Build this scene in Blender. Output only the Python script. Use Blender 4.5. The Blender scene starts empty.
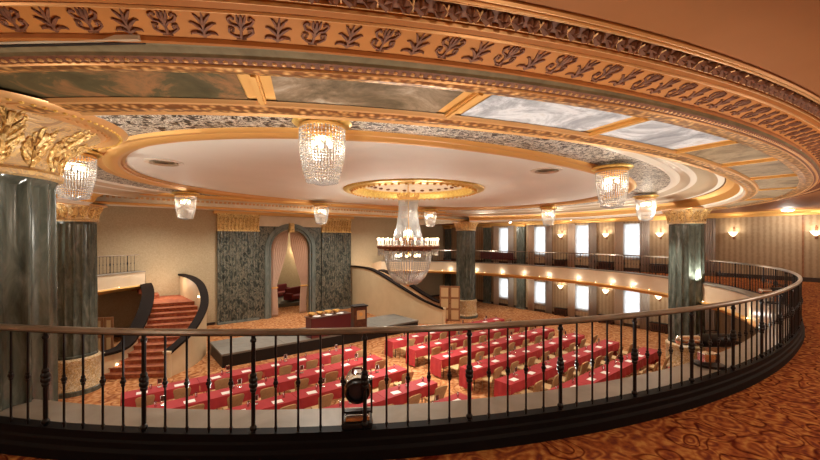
import bpy, math, random
from math import sin, cos, pi, radians, hypot, atan2
from mathutils import Vector, Matrix
R = random.Random(7)
sc = bpy.context.scene
COL = sc.collection

# ------------------------------------------------------------------ materials
def mat(name, color=(.5,.5,.5), rough=.5, metal=0., emit=None, es=0., spec=None, trans=0.):
    m = bpy.data.materials.new(name); m.use_nodes = True
    b = m.node_tree.nodes['Principled BSDF']
    b.inputs['Base Color'].default_value = (*color, 1); b.inputs['Roughness'].default_value = rough
    b.inputs['Metallic'].default_value = metal
    if emit: b.inputs['Emission Color'].default_value = (*emit, 1); b.inputs['Emission Strength'].default_value = es
    if spec is not None: b.inputs['Specular IOR Level'].default_value = spec
    return m
def nd(m, t, **kw):
    n = m.node_tree.nodes.new(t)
    for k, v in kw.items():
        if k in n.inputs: n.inputs[k].default_value = v
        else: setattr(n, k, v)
    return n
def lk(m, a, b): m.node_tree.links.new(a, b)
def bsdf(m): return m.node_tree.nodes['Principled BSDF']
def coords(m, scale=(1,1,1), rot=(0,0,0), kind='Object'):
    tc = nd(m, 'ShaderNodeTexCoord'); mp = nd(m, 'ShaderNodeMapping')
    mp.inputs['Scale'].default_value = scale; mp.inputs['Rotation'].default_value = rot
    lk(m, tc.outputs[kind], mp.inputs['Vector']); return mp.outputs['Vector']
def ramp(m, fac, stops, interp='LINEAR'):
    r = nd(m, 'ShaderNodeValToRGB'); r.color_ramp.interpolation = interp
    e = r.color_ramp.elements
    while len(e) < len(stops): e.new(.5)
    for i, (p, c) in enumerate(stops): e[i].position = p; e[i].color = (*c, 1)
    lk(m, fac, r.inputs['Fac']); return r.outputs['Color']
def noise(m, vec, scale, detail=4, dist=0., rough=.55):
    n = nd(m, 'ShaderNodeTexNoise'); n.inputs['Scale'].default_value = scale; n.inputs['Detail'].default_value = detail
    n.inputs['Distortion'].default_value = dist; n.inputs['Roughness'].default_value = rough
    lk(m, vec, n.inputs['Vector']); return n.outputs['Fac']
def bump(m, fac, strength=.3, dist=.02):
    b = nd(m, 'ShaderNodeBump'); b.inputs['Strength'].default_value = strength; b.inputs['Distance'].default_value = dist
    lk(m, fac, b.inputs['Height']); lk(m, b.outputs['Normal'], bsdf(m).inputs['Normal'])
def noisy(name, stops, scale=6, rough=.5, metal=0., detail=5, dist=0., bs=0., sc3=(1,1,1), bd=.02):
    m = mat(name, rough=rough, metal=metal); v = coords(m, sc3)
    f = noise(m, v, scale, detail, dist); lk(m, ramp(m, f, stops), bsdf(m).inputs['Base Color'])
    if bs: bump(m, f, bs, bd)
    return m
M = {}
M['brown_ceiling'] = noisy('brown_ceiling', [(.3,(.295,.104,.024)),(.7,(.325,.118,.03))], 1.2, .7)
M['tan_mould'] = noisy('tan_mould', [(.3,(.37,.13,.028)),(.7,(.44,.16,.038))], 5, .45)
M['tan_frieze'] = noisy('tan_frieze', [(.3,(.46,.175,.04)),(.7,(.52,.205,.05))], 5, .45)
for k_ in ('brown_ceiling','tan_mould','tan_frieze'):
    bsdf(M[k_]).inputs['Roughness'].default_value = .65; bsdf(M[k_]).inputs['Specular IOR Level'].default_value = .18
M['gold_edge'] = mat('gold_edge', (.66,.36,.14), .35, .35)
M['bronze'] = noisy('bronze', [(.3,(.11,.033,.014)),(.7,(.24,.085,.03))], 25, .7, .1)
M['olive'] = noisy('olive', [(.3,(.15,.11,.05)),(.7,(.24,.18,.09))], 8, .8)
M['dome'] = noisy('dome', [(.3,(.82,.82,.76)),(.7,(.86,.86,.80))], .8, .65)
M['white_line'] = mat('white_line', (.80,.73,.62), .4)
M['champagne'] = mat('champagne', (.56,.45,.31), .35, .3)
M['cream'] = noisy('cream', [(.3,(.66,.54,.38)),(.7,(.76,.64,.48))], 3, .5)
M['gold'] = noisy('gold', [(.3,(.50,.25,.06)),(.7,(.95,.62,.22))], 30, .32, .65, bs=.3)
M['gold_plain'] = mat('gold_plain', (.74,.42,.13), .48, .5)
M['gold_bright'] = noisy('gold_bright', [(.3,(.75,.45,.10)),(.7,(1.,.78,.25))], 14, .3, .5)
# carved gold and silver foliage
m = mat('foliage', rough=.35, metal=.1); v = coords(m)
f = noise(m, v, 5.5, 3, 2.2, .6)
lk(m, ramp(m, f, [(.40,(.015,.010,.008)),(.47,(.10,.06,.03)),(.52,(.95,.88,.74)),(.57,(.12,.07,.03)),(.64,(.90,.84,.74))]), bsdf(m).inputs['Base Color']); bump(m, f, 1., .06)
M['foliage'] = m
# carved gold on cream (capitals)
m = mat('capital_gold', rough=.35, metal=.6); v = coords(m)
f = noise(m, v, 7, 4, 2.4, .6)
lk(m, ramp(m, f, [(.38,(.30,.15,.04)),(.47,(.78,.50,.17)),(.56,(.95,.74,.36)),(.66,(.42,.24,.08))]), bsdf(m).inputs['Base Color']); bump(m, f, .7, .04)
M['capital_gold'] = m
m = mat('capital_cream', rough=.4, metal=.25); v = coords(m)
f = noise(m, v, 6, 3, 2.0, .5)
lk(m, ramp(m, f, [(.40,(.40,.26,.14)),(.47,(.75,.50,.20)),(.54,(.52,.36,.22)),(.64,(.80,.56,.24))]), bsdf(m).inputs['Base Color']); bump(m, f, .5, .03)
M['capital_cream'] = m
# guilloche gold band
m = mat('gold_band', rough=.35, metal=.6); v = coords(m)
vo = nd(m, 'ShaderNodeTexVoronoi'); vo.inputs['Scale'].default_value = 16; lk(m, v, vo.inputs['Vector'])
lk(m, ramp(m, vo.outputs['Distance'], [(.1,(.95,.62,.26)),(.35,(.62,.33,.11)),(.6,(.24,.10,.03))]), bsdf(m).inputs['Base Color']); bump(m, vo.outputs['Distance'], -.8, .03)
M['gold_band'] = m
# green grey marble
def marble(name, stops, scale, s3=(1,1,.35), dist=1.6):
    m = mat(name, rough=.18); v = coords(m, s3)
    f = noise(m, v, scale, 8, dist, .62); lk(m, ramp(m, f, stops), bsdf(m).inputs['Base Color']); return m
M['marble'] = marble('marble', [(.32,(.042,.052,.042)),(.5,(.085,.098,.080)),(.62,(.13,.142,.118)),(.72,(.19,.195,.165))], 5.5, (1,1,.3), 1.)
M['marble_wall'] = marble('marble_wall', [(.38,(.026,.030,.026)),(.48,(.065,.072,.060)),(.55,(.22,.20,.15)),(.59,(.05,.055,.047)),(.68,(.12,.12,.10))], 3.4, (1,1,.5), 1.8)
M['marble_trim'] = marble('marble_trim', [(.3,(.09,.11,.10)),(.6,(.17,.19,.17))], 3)
M['ledge'] = noisy('ledge', [(.35,(.19,.16,.125)),(.65,(.26,.225,.185))], 2.2, .35, dist=1)
# patterned pedestal
m = mat('pedestal', rough=.4); v = coords(m)
f = noise(m, v, 7, 3, 2.5, .5)
lk(m, ramp(m, f, [(.4,(.62,.52,.36)),(.5,(.32,.19,.07)),(.56,(.65,.44,.16)),(.62,(.68,.58,.42))]), bsdf(m).inputs['Base Color']); bump(m, f, .4, .03)
M['pedestal'] = m
# carpets
def carpet(name, stops, scale, dist=1.2):
    m = mat(name, rough=.95, spec=.05); v = coords(m)
    n0 = nd(m, 'ShaderNodeTexNoise'); n0.inputs['Scale'].default_value = scale*.55; n0.inputs['Detail'].default_value = 1; lk(m, v, n0.inputs['Vector'])
    mx = nd(m, 'ShaderNodeVectorMath', operation='MULTIPLY_ADD'); lk(m, n0.outputs['Color'], mx.inputs[0]); mx.inputs[1].default_value = (dist,)*3; lk(m, v, mx.inputs[2])
    vo = nd(m, 'ShaderNodeTexVoronoi', feature='DISTANCE_TO_EDGE'); vo.inputs['Scale'].default_value = scale; lk(m, mx.outputs['Vector'], vo.inputs['Vector'])
    v2 = nd(m, 'ShaderNodeTexVoronoi'); v2.inputs['Scale'].default_value = scale*1.3; lk(m, mx.outputs['Vector'], v2.inputs['Vector'])
    w = nd(m, 'ShaderNodeMath', operation='MULTIPLY'); lk(m, v2.outputs['Distance'], w.inputs[0]); w.inputs[1].default_value = 16
    s = nd(m, 'ShaderNodeMath', operation='SINE'); lk(m, w.outputs[0], s.inputs[0])
    a = nd(m, 'ShaderNodeMath', operation='MULTIPLY_ADD'); lk(m, s.outputs[0], a.inputs[0]); a.inputs[1].default_value = .17
    fn = noise(m, v, scale*3, 3); lk(m, fn, a.inputs[2])
    c1 = ramp(m, a.outputs[0], stops)
    lp = nd(m, 'ShaderNodeTexVoronoi'); lp.inputs['Scale'].default_value = scale*.6; lk(m, mx.outputs['Vector'], lp.inputs['Vector'])
    W_ = (1,1,1); Dk = (.34,.15,.18) if dist > .395 and scale > 4 else (.62,.5,.5)
    e = ramp(m, lp.outputs['Distance'], [(.0,Dk),(.04,Dk),(.06,W_),(.26,W_),(.285,Dk),(.31,Dk),(.335,(1.25,1.3,1.2)),(.36,W_),(.50,W_),(.53,Dk),(.55,Dk),(.58,W_)])
    mu = nd(m, 'ShaderNodeMixRGB', blend_type='MULTIPLY'); mu.inputs['Fac'].default_value = 1; lk(m, c1, mu.inputs['Color1']); lk(m, e, mu.inputs['Color2'])
    lk(m, mu.outputs['Color'], bsdf(m).inputs['Base Color']); return m
M['carpet_gallery'] = carpet('carpet_gallery', [(.25,(.15,.035,.022)),(.40,(.26,.070,.022)),(.58,(.36,.125,.035)),(.75,(.50,.24,.065))], 4.2, .4)
M['carpet_floor'] = carpet('carpet_floor', [(.3,(.36,.135,.05)),(.45,(.45,.195,.075)),(.6,(.51,.24,.10)),(.72,(.57,.30,.15))], 1.8, .4)
M['carpet_stair'] = noisy('carpet_stair', [(.35,(.26,.05,.03)),(.6,(.42,.13,.05))], 8, .95)
M['tread_edge'] = mat('tread_edge', (.42,.16,.07), .8)
# wall papers
def stripes(name, c1, c2, period, axis):
    m = mat(name, rough=.75); v = coords(m)
    sp = nd(m, 'ShaderNodeSeparateXYZ'); lk(m, v, sp.inputs[0])
    k = nd(m, 'ShaderNodeMath', operation='MULTIPLY'); lk(m, sp.outputs[axis], k.inputs[0]); k.inputs[1].default_value = 2*pi/period
    s = nd(m, 'ShaderNodeMath', operation='SINE'); lk(m, k.outputs[0], s.inputs[0])
    n = noise(m, v, 9, 3); a = nd(m, 'ShaderNodeMath', operation='MULTIPLY_ADD'); lk(m, s.outputs[0], a.inputs[0]); a.inputs[1].default_value = .3; lk(m, n, a.inputs[2])
    lk(m, ramp(m, a.outputs[0], [(.25,c1),(.75,c2)]), bsdf(m).inputs['Base Color']); return m
M['paper_stripe'] = stripes('paper_stripe', (.29,.195,.11), (.39,.28,.17), .22, 'Y')
M['paper_damask'] = noisy('paper_damask', [(.4,(.42,.32,.19)),(.6,(.50,.39,.25))], 14, .7, dist=1.5)
M['fascia'] = noisy('fascia', [(.3,(.66,.50,.34)),(.7,(.72,.56,.40))], 2, .35)
M['stair_wall'] = noisy('stair_wall', [(.3,(.60,.46,.28)),(.7,(.66,.52,.33))], 1.5, .5)
M['plaster_white'] = mat('plaster_white', (.72,.66,.56), .6)
M['soffit'] = mat('soffit', (.45,.36,.26), .6)
M['black'] = mat('black', (.008,.006,.006), .45, spec=.3)
M['iron'] = mat('iron', (.012,.010,.011), .3, .4)
M['iron_curb'] = mat('iron_curb', (.005,.004,.005), .6, spec=.12)
M['handrail'] = noisy('handrail', [(.3,(.17,.125,.085)),(.7,(.27,.205,.15))], 6, .3, .2, sc3=(1,1,1))
M['wood_dark'] = noisy('wood_dark', [(.3,(.05,.014,.008)),(.7,(.11,.035,.018))], 5, .35)
M['wood_mid'] = noisy('wood_mid', [(.3,(.20,.08,.03)),(.7,(.32,.14,.06))], 5, .4)
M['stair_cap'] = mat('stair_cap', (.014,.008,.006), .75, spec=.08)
M['inset'] = mat('inset', (.55,.36,.18), .5)
M['baseboard'] = mat('baseboard', (.035,.015,.010), .45)
M['cloth_top'] = noisy('cloth_top', [(.3,(.36,.022,.028)),(.7,(.42,.030,.034))], 6, .8)
M['cloth'] = M['cloth_top']
M['paper'] = mat('paper', (.85,.83,.78), .6)
M['chair_fabric'] = noisy('chair_fabric', [(.3,(.50,.33,.15)),(.7,(.60,.42,.21))], 20, .7)
M['chair_frame'] = mat('chair_frame', (.30,.19,.09), .4, .4)
M['stage'] = noisy('stage', [(.3,(.15,.135,.11)),(.7,(.19,.17,.145))], 3, .8)
M['drape_beige'] = mat('drape_beige', (.52,.40,.30), .85)
M['drape_grey'] = mat('drape_grey', (.38,.33,.29), .85)
M['drape_pink'] = mat('drape_pink', (.74,.54,.42), .85)
M['chrome'] = mat('chrome', (.8,.8,.8), .15, 1.)
M['red_velvet'] = mat('red_velvet', (.17,.018,.02), .8)
M['blue_glass'] = mat('blue_glass', (.02,.02,.03), .05)
M['frame_white'] = mat('frame_white', (.6,.58,.54), .5)
M['vent_dark'] = mat('vent_dark', (.10,.06,.04), .5)
M['lamp_warm'] = mat('lamp_warm', (1,.9,.7), .4, emit=(1,.78,.48), es=14)
M['lamp_white'] = mat('lamp_white', (1,.95,.9), .4, emit=(1,.92,.8), es=6)
M['bulb'] = mat('bulb', (1,.9,.7), .4, emit=(1,.75,.42), es=9)
M['shade'] = mat('shade', (.95,.85,.7), .4, emit=(1,.80,.52), es=2.2)
M['candle'] = mat('candle', (.85,.8,.7), .5)
M['wine'] = mat('wine', (.10,.015,.02), .3)
# crystal: cut glass reads as bright translucent beads round the bulbs
m = bpy.data.materials.new('crystal'); m.use_nodes = True; nt = m.node_tree; nt.nodes.clear()
o = nt.nodes.new('ShaderNodeOutputMaterial'); g = nt.nodes.new('ShaderNodeBsdfGlossy'); g.inputs['Roughness'].default_value = .12
tl = nt.nodes.new('ShaderNodeBsdfTranslucent'); tl.inputs['Color'].default_value = (.72,.72,.72,1)
df = nt.nodes.new('ShaderNodeBsdfDiffuse'); df.inputs['Color'].default_value = (.60,.60,.61,1)
tp = nt.nodes.new('ShaderNodeBsdfTransparent')
m1 = nt.nodes.new('ShaderNodeMixShader'); m2 = nt.nodes.new('ShaderNodeMixShader'); m3 = nt.nodes.new('ShaderNodeMixShader')
m1.inputs[0].default_value = .4; m2.inputs[0].default_value = .45; m3.inputs[0].default_value = .2
nt.links.new(df.outputs[0], m1.inputs[1]); nt.links.new(tl.outputs[0], m1.inputs[2])
nt.links.new(m1.outputs[0], m2.inputs[1]); nt.links.new(g.outputs[0], m2.inputs[2])
nt.links.new(m2.outputs[0], m3.inputs[1]); nt.links.new(tp.outputs[0], m3.inputs[2]); nt.links.new(m3.outputs[0], o.inputs['Surface'])
M['crystal'] = m
# sheer curtain
m = bpy.data.materials.new('sheer'); m.use_nodes = True; nt = m.node_tree; nt.nodes.clear()
o = nt.nodes.new('ShaderNodeOutputMaterial'); tl = nt.nodes.new('ShaderNodeBsdfTranslucent'); tl.inputs['Color'].default_value = (.95,.94,.92,1)
tp = nt.nodes.new('ShaderNodeBsdfTransparent'); m1 = nt.nodes.new('ShaderNodeMixShader'); m1.inputs[0].default_value = .5
nt.links.new(tl.outputs[0], m1.inputs[1]); nt.links.new(tp.outputs[0], m1.inputs[2]); nt.links.new(m1.outputs[0], o.inputs['Surface'])
M['sheer'] = m
m = bpy.data.materials.new('pane'); m.use_nodes = True; nt = m.node_tree; nt.nodes.clear()
o = nt.nodes.new('ShaderNodeOutputMaterial'); g = nt.nodes.new('ShaderNodeBsdfGlossy'); g.inputs['Roughness'].default_value = .02
tp = nt.nodes.new('ShaderNodeBsdfTransparent'); m1 = nt.nodes.new('ShaderNodeMixShader'); m1.inputs[0].default_value = .92
nt.links.new(g.outputs[0], m1.inputs[1]); nt.links.new(tp.outputs[0], m1.inputs[2]); nt.links.new(m1.outputs[0], o.inputs['Surface'])
M['pane'] = m
m = bpy.data.materials.new('drink_glass'); m.use_nodes = True; nt = m.node_tree; nt.nodes.clear()
o = nt.nodes.new('ShaderNodeOutputMaterial'); g = nt.nodes.new('ShaderNodeBsdfGlossy'); g.inputs['Roughness'].default_value = .05
tp = nt.nodes.new('ShaderNodeBsdfTransparent'); m1 = nt.nodes.new('ShaderNodeMixShader'); m1.inputs[0].default_value = .35
nt.links.new(g.outputs[0], m1.inputs[1]); nt.links.new(tp.outputs[0], m1.inputs[2]); nt.links.new(m1.outputs[0], o.inputs['Surface'])
M['drink_glass'] = m
# painted mural panels: clouded sky and earth
def mural(name, stops, scale=1.1):
    m = mat(name, rough=.6, spec=.2); v = coords(m, (1,1,1))
    f = noise(m, v, scale*1.3, 9, .7, .68); lk(m, ramp(m, f, stops), bsdf(m).inputs['Base Color']); return m
M['mural_green'] = mural('mural_green', [(.34,(.05,.04,.016)),(.50,(.09,.07,.03)),(.60,(.28,.13,.05)),(.70,(.16,.10,.045))], 1.4)
M['mural_dusk'] = mural('mural_dusk', [(.34,(.07,.05,.025)),(.46,(.15,.105,.06)),(.56,(.27,.19,.12)),(.68,(.52,.43,.33))], 1.3)
M['mural_sky'] = mural('mural_sky', [(.34,(.20,.20,.22)),(.46,(.36,.37,.40)),(.56,(.66,.67,.70)),(.68,(.34,.29,.24))], 1.3)
M['mural_earth'] = mural('mural_earth', [(.34,(.12,.075,.04)),(.46,(.23,.16,.09)),(.56,(.34,.25,.15)),(.66,(.19,.13,.08))], 1.3)

# ------------------------------------------------------------------ mesh builder
class MB:
    def __init__(s): s.v = []; s.f = []
    def quadgrid(s, rows, closed=False, close_rows=False):
        b = len(s.v); n = len(rows[0]); k = len(rows)
        for r in rows: s.v.extend(tuple(p) for p in r)
        for i in range(k if close_rows else k-1):
            i2 = (i+1) % k
            for j in range(n if closed else n-1):
                j2 = (j+1) % n
                s.f.append((b+i*n+j, b+i*n+j2, b+i2*n+j2, b+i2*n+j))
        return s
    def box(s, x0, y0, z0, x1, y1, z1, mtx=None):
        b = len(s.v)
        P = [Vector((x, y, z)) for z in (z0, z1) for y in (y0, y1) for x in (x0, x1)]
        if mtx: P = [mtx @ p for p in P]
        s.v.extend(tuple(p) for p in P)
        for f in ((0,2,3,1),(4,5,7,6),(0,1,5,4),(2,6,7,3),(0,4,6,2),(1,3,7,5)): s.f.append(tuple(b+i for i in f))
        return s
    def tube(s, p0, p1, r0, r1=None, n=8):
        r1 = r0 if r1 is None else r1
        p0, p1 = Vector(p0), Vector(p1); d = (p1-p0).normalized()
        a = d.orthogonal().normalized(); c = d.cross(a); b = len(s.v)
        for p, r in ((p0, r0), (p1, r1)):
            for k in range(n): t = 2*pi*k/n; s.v.append(tuple(p + a*cos(t)*r + c*sin(t)*r))
        for k in range(n): s.f.append((b+k, b+(k+1) % n, b+n+(k+1) % n, b+n+k))
        s.f.append(tuple(b+k for k in range(n))[::-1]); s.f.append(tuple(b+n+k for k in range(n)))
        return s
    def poly(s, pts, r, n=6):
        for i in range(len(pts)-1):
            ra = r[i] if isinstance(r, (list, tuple)) else r; rb = r[i+1] if isinstance(r, (list, tuple)) else r
            s.tube(pts[i], pts[i+1], ra, rb, n)
        return s
    def lathe(s, prof, c=(0,0,0), n=24, mtx=None, ripple=None):
        rows = []
        for r, z in prof:
            row = []
            for k in range(n):
                t = 2*pi*k/n; rr = r*(1 + (ripple(t, z) if ripple else 0))
                p = Vector((rr*cos(t), rr*sin(t), z))
                if mtx: p = mtx @ p
                row.append((p.x+c[0], p.y+c[1], p.z+c[2]))
            rows.append(row)
        b = len(s.v); s.quadgrid(rows, True)
        s.f.append(tuple(b+k for k in range(n))[::-1]); e = b+(len(prof)-1)*n; s.f.append(tuple(e+k for k in range(n)))
        return s
    def ball(s, c, r, n=6, k=4, sq=(1,1,1)):
        b = len(s.v); s.v.append((c[0], c[1], c[2]-r*sq[2]))
        for i in range(1, k):
            a = -pi/2 + pi*i/k
            for j in range(n):
                t = 2*pi*j/n; s.v.append((c[0]+r*cos(a)*cos(t)*sq[0], c[1]+r*cos(a)*sin(t)*sq[1], c[2]+r*sin(a)*sq[2]))
        s.v.append((c[0], c[1], c[2]+r*sq[2])); e = len(s.v)-1
        for j in range(n):
            s.f.append((b, b+1+(j+1) % n, b+1+j)); s.f.append((e, e-n+j, e-n+(j+1) % n))
        for i in range(k-2):
            for j in range(n):
                q = b+1+i*n; s.f.append((q+j, q+(j+1) % n, q+n+(j+1) % n, q+n+j))
        return s
    def prism(s, pts, z0, z1):
        b = len(s.v); n = len(pts)
        s.v.extend((p[0], p[1], z0) for p in pts); s.v.extend((p[0], p[1], z1) for p in pts)
        for k in range(n): s.f.append((b+k, b+(k+1) % n, b+n+(k+1) % n, b+n+k))
        s.f.append(tuple(b+k for k in range(n))[::-1]); s.f.append(tuple(b+n+k for k in range(n)))
        return s
    def build(s, name, m, parent=None, smooth=False, bevel=0, solid=0):
        me = bpy.data.meshes.new(name); me.from_pydata(s.v, [], s.f); me.materials.append(M[m] if isinstance(m, str) else m)
        if smooth:
            me.polygons.foreach_set('use_smooth', [True]*len(me.polygons))
        me.update(); o = bpy.data.objects.new(name, me); COL.objects.link(o)
        if parent: o.parent = parent
        if smooth:
            try: me.set_sharp_from_angle(angle=radians(40))
            except Exception: pass
        if bevel:
            b = o.modifiers.new('b', 'BEVEL'); b.width = bevel; b.segments = 2; b.limit_method = 'ANGLE'
        if solid:
            b = o.modifiers.new('s', 'SOLIDIFY'); b.thickness = solid
        return o
def struct(o, label=None):
    o['kind'] = 'structure'
    if label: o['label'] = label
    return o
def thing(name, label, cat, loc=(0,0,0), rz=0, group=None):
    o = bpy.data.objects.new(name, None); o.empty_display_size = .1; COL.objects.link(o)
    o.location = loc; o.rotation_euler = (0,0,rz); o['label'] = label; o['category'] = cat
    if group: o['group'] = group
    return o
def tag(o, label, cat, group=None):
    o['label'] = label; o['category'] = cat
    if group: o['group'] = group
    return o
def dup(root, loc, rz=None, label=None, group=None):
    r = root.copy(); COL.objects.link(r); r.location = loc
    if rz is not None: r.rotation_euler = (0,0,rz)
    if label: r['label'] = label
    if group: r['group'] = group
    for ch in root.children:
        c = ch.copy(); COL.objects.link(c); c.parent = r
        for g in ch.children:
            d = g.copy(); COL.objects.link(d); d.parent = c
    return r
ORD = ['first','second','third','fourth','fifth','sixth','seventh','eighth','ninth','tenth','eleventh','twelfth']

# ------------------------------------------------------------------ curves of the room
def sgnp(x, e): return math.copysign(abs(x)**e, x)
def se(c, a, b, ex, t): return (c[0]+a*sgnp(cos(t), ex), c[1]+b*sgnp(sin(t), ex))
RC, RA, RB, REX = (9.15, 14.02), 12.85, 13.10, .893      # gallery opening
CC = (9.0, 11.1)                                         # ceiling rings
def gal(t, off=0.): return se(RC, RA+off, RB+off, REX, t)
X0, X1, Y0, Y1 = -7.0, 24.8, -5.0, 26.0
GZ, GL = 3.41, 3.66                                      # gallery carpet, gallery ledge
N = 480
def gal_open(p): return p[1] > 24.3 and 1.35 < p[0] < 16.65
TS = [2*pi*(k+.5)/N for k in range(N)]
ring_ts = [t for t in TS if not gal_open(gal(t, -.4))]
# order them as one continuous run starting just after the opening at the back
k0 = next(i for i in range(N) if gal_open(gal(TS[i], -.4)) and not gal_open(gal(TS[(i+1) % N], -.4)))
RUN = [TS[(k0+1+i) % N] for i in range(N) if not gal_open(gal(TS[(k0+1+i) % N], -.4))]
def torect(p, c=RC):
    dx, dy = p[0]-c[0], p[1]-c[1]; k = 1e9
    if dx > 1e-6: k = min(k, (X1-c[0])/dx)
    if dx < -1e-6: k = min(k, (X0-c[0])/dx)
    if dy > 1e-6: k = min(k, (Y1-c[1])/dy)
    if dy < -1e-6: k = min(k, (Y0-c[1])/dy)
    return (c[0]+dx*k, c[1]+dy*k)

# ------------------------------------------------------------------ floors, gallery
struct(MB().box(X0, Y0, -.3, X1, Y1+.35, 0).build('floor', 'carpet_floor'))
def sweep(prof, name, m, ts=RUN, f=gal, smooth=False, closed=False, parent=None):
    rows = [[(*f(t, o), z) for t in ts] for o, z in prof]
    return MB().quadgrid(rows, closed).build(name, m, parent, smooth)
rows = [[(*gal(t, .04), GZ) for t in RUN], [(*torect(gal(t, .04)), GZ) for t in RUN]]
mb = MB().quadgrid(rows)
for cx, cy in ((X0, Y0), (X1, Y0), (X0, Y1), (X1, Y1)):
    # fill the slivers left in the room corners
    best = sorted([torect(gal(t, .1)) for t in RUN], key=lambda q: hypot(q[0]-cx, q[1]-cy))
    a = next((q for q in best if abs(q[0]-cx) < 1e-6), None); b = next((q for q in best if abs(q[1]-cy) < 1e-6), None)
    if a and b:
        i = len(mb.v); mb.v += [(cx, cy, GZ), (a[0], a[1], GZ), (b[0], b[1], GZ)]; mb.f.append((i, i+1, i+2))
o = mb.build('floor_gallery', 'carpet_gallery'); struct(o)
me2 = MB(); me2.v = [(v[0], v[1], 2.72) for v in mb.v]; me2.f = [tuple(reversed(f)) for f in mb.f]
struct(me2.build('ceiling_under_gallery', 'soffit'))
struct(sweep([(.06,GZ),(.06,3.50),(.045,3.53),(.045,3.58),(.035,3.60),(.035,GL+.005),(-.07,GL+.005),(-.07,GL-.02)], 'trim_1', 'iron_curb'), 'black curb under the railing')
struct(sweep([(-.06,GL),(-.42,GL),(-.43,3.645),(-.43,3.61)], 'trim_2', 'ledge'), 'grey stone ledge inside the railing')
struct(sweep([(-.43,3.62),(-.41,3.60),(-.40,3.57),(-.39,2.98),(-.40,2.95)], 'trim_3', 'fascia'), 'cream gallery front')
struct(sweep([(-.39,2.95),(-.50,2.93),(-.52,2.89),(-.46,2.85),(-.42,2.78),(-.36,2.74),(-.30,2.72),(.1,2.72)], 'trim_4', 'gold_plain', smooth=True), 'gold cornice below the gallery front')
# end faces of the gallery beside the stairs
for t in (RUN[0], RUN[-1]):
    p, q = gal(t, -.41), torect(gal(t, .1))
    struct(MB().quadgrid([[(p[0],p[1],2.72),(p[0],p[1],GL)],[(p[0],Y1,2.72),(p[0],Y1,GZ)]]).build('trim_5', 'fascia'))

# ------------------------------------------------------------------ walls
def wall_quad(pts, name, m): return struct(MB().quadgrid([pts[:2], [pts[3], pts[2]]]).build(name, m))
ZT = 7.42
# arch wall with arched opening
AX, AW, AZ = 9.8, 1.38, 6.05
zs = AZ-AW
mb = MB()
ar = [(AX-AW, 0)] + [(AX+AW*cos(pi-pi*k/24), zs+AW*sin(pi*k/24)) for k in range(25)] + [(AX+AW, 0)]
outer = []
for (x, z) in ar:
    if z == 0: outer.append((X0 if x < AX else X1, 0))
    else:
        a = atan2(z-zs, x-AX); outer.append(None)
mb.box(X0, Y1, 0, AX-AW, Y1+.35, ZT); mb.box(AX+AW, Y1, 0, X1, Y1+.35, ZT)
for k in range(24):
    (xa, za), (xb, zb) = ar[k+1], ar[k+2]
    for y in (Y1, Y1+.35): mb.quadgrid([[(xa,y,za),(xb,y,zb)],[(xa,y,ZT),(xb,y,ZT)]])
    mb.quadgrid([[(xa,Y1,za),(xb,Y1,zb)],[(xa,Y1+.35,za),(xb,Y1+.35,zb)]])
struct(mb.build('wall_back', 'paper_damask'))
struct(MB().box(X0-.2, Y0, 0, X0, Y1, ZT).build('wall_left', 'paper_damask'))
struct(MB().box(X0, Y0-.2, 0, X1, Y0, ZT).build('wall_front', 'paper_damask'))
# window wall: rectangular openings
WY = [18.9, 15.62, 12.45, 9.37, 6.3]
WH = .52
levels = [(.62, 2.22), (4.25, 6.33)]
mb = MB(); ys = sorted([Y0] + [y+s*WH for y in WY for s in (-1,1)] + [Y1])
for i in range(len(ys)-1):
    ya, yb = ys[i], ys[i+1]; mid = (ya+yb)/2
    if any(abs(mid-y) < WH for y in WY):
        z = 0
        for lo, hi in levels: mb.box(X1, ya, z, X1+.3, yb, lo); z = hi
        mb.box(X1, ya, z, X1+.3, yb, ZT)
    else: mb.box(X1, ya, 0, X1+.3, yb, ZT)
struct(mb.build('wall_right', 'paper_stripe'))
wi = 0
for li, (lo, hi) in enumerate(levels):
    for y in WY:
        wi += 1
        w = MB()
        fr = .05
        w.box(X1+.16, y-WH, lo, X1+.22, y-WH+fr, hi).box(X1+.16, y+WH-fr, lo, X1+.22, y+WH, hi)
        w.box(X1+.16, y-WH, lo, X1+.22, y+WH, lo+fr).box(X1+.16, y-WH, hi-fr, X1+.22, y+WH, hi)
        w.box(X1+.16, y-WH, (lo+hi)/2-.025, X1+.22, y+WH, (lo+hi)/2+.025)
        fo = struct(w.build('window_%d' % wi, 'frame_white'))
        MB().quadgrid([[(X1+.19,y-WH,lo),(X1+.19,y+WH,lo)],[(X1+.19,y-WH,hi),(X1+.19,y+WH,hi)]]).build('pane', 'pane', fo)
# baseboards, crown, panel seams
struct(MB().box(X1-.04, Y0, GZ, X1, Y1, GZ+.2).box(X0, Y0, GZ, X1, Y0+.04, GZ+.2).box(X0, Y0, GZ, X0+.04, Y1, GZ+.2).build('baseboard_gallery', 'baseboard'))
struct(MB().box(X1-.04, Y0, 0, X1, Y1, .18).build('baseboard_right', 'baseboard'))
struct(MB().box(X0, Y1-.04, 0, 5.0, Y1, .16).box(14.6, Y1-.04, 0, X1, Y1, .16).build('baseboard_back', 'baseboard'))
mb = MB(); mb.quadgrid([[(X1-d, Y0, z), (X1-d, Y1, z)] for d, z in ((.0,6.46),(.05,6.48),(.06,6.54),(.16,6.60),(.20,6.66),(.22,6.71))])
struct(mb.build('trim_6', 'gold_plain', smooth=True))
struct(MB().box(X1-.03, 2.14, GZ, X1, 2.2, 6.5).build('trim_7', 'wood_mid'))

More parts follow.
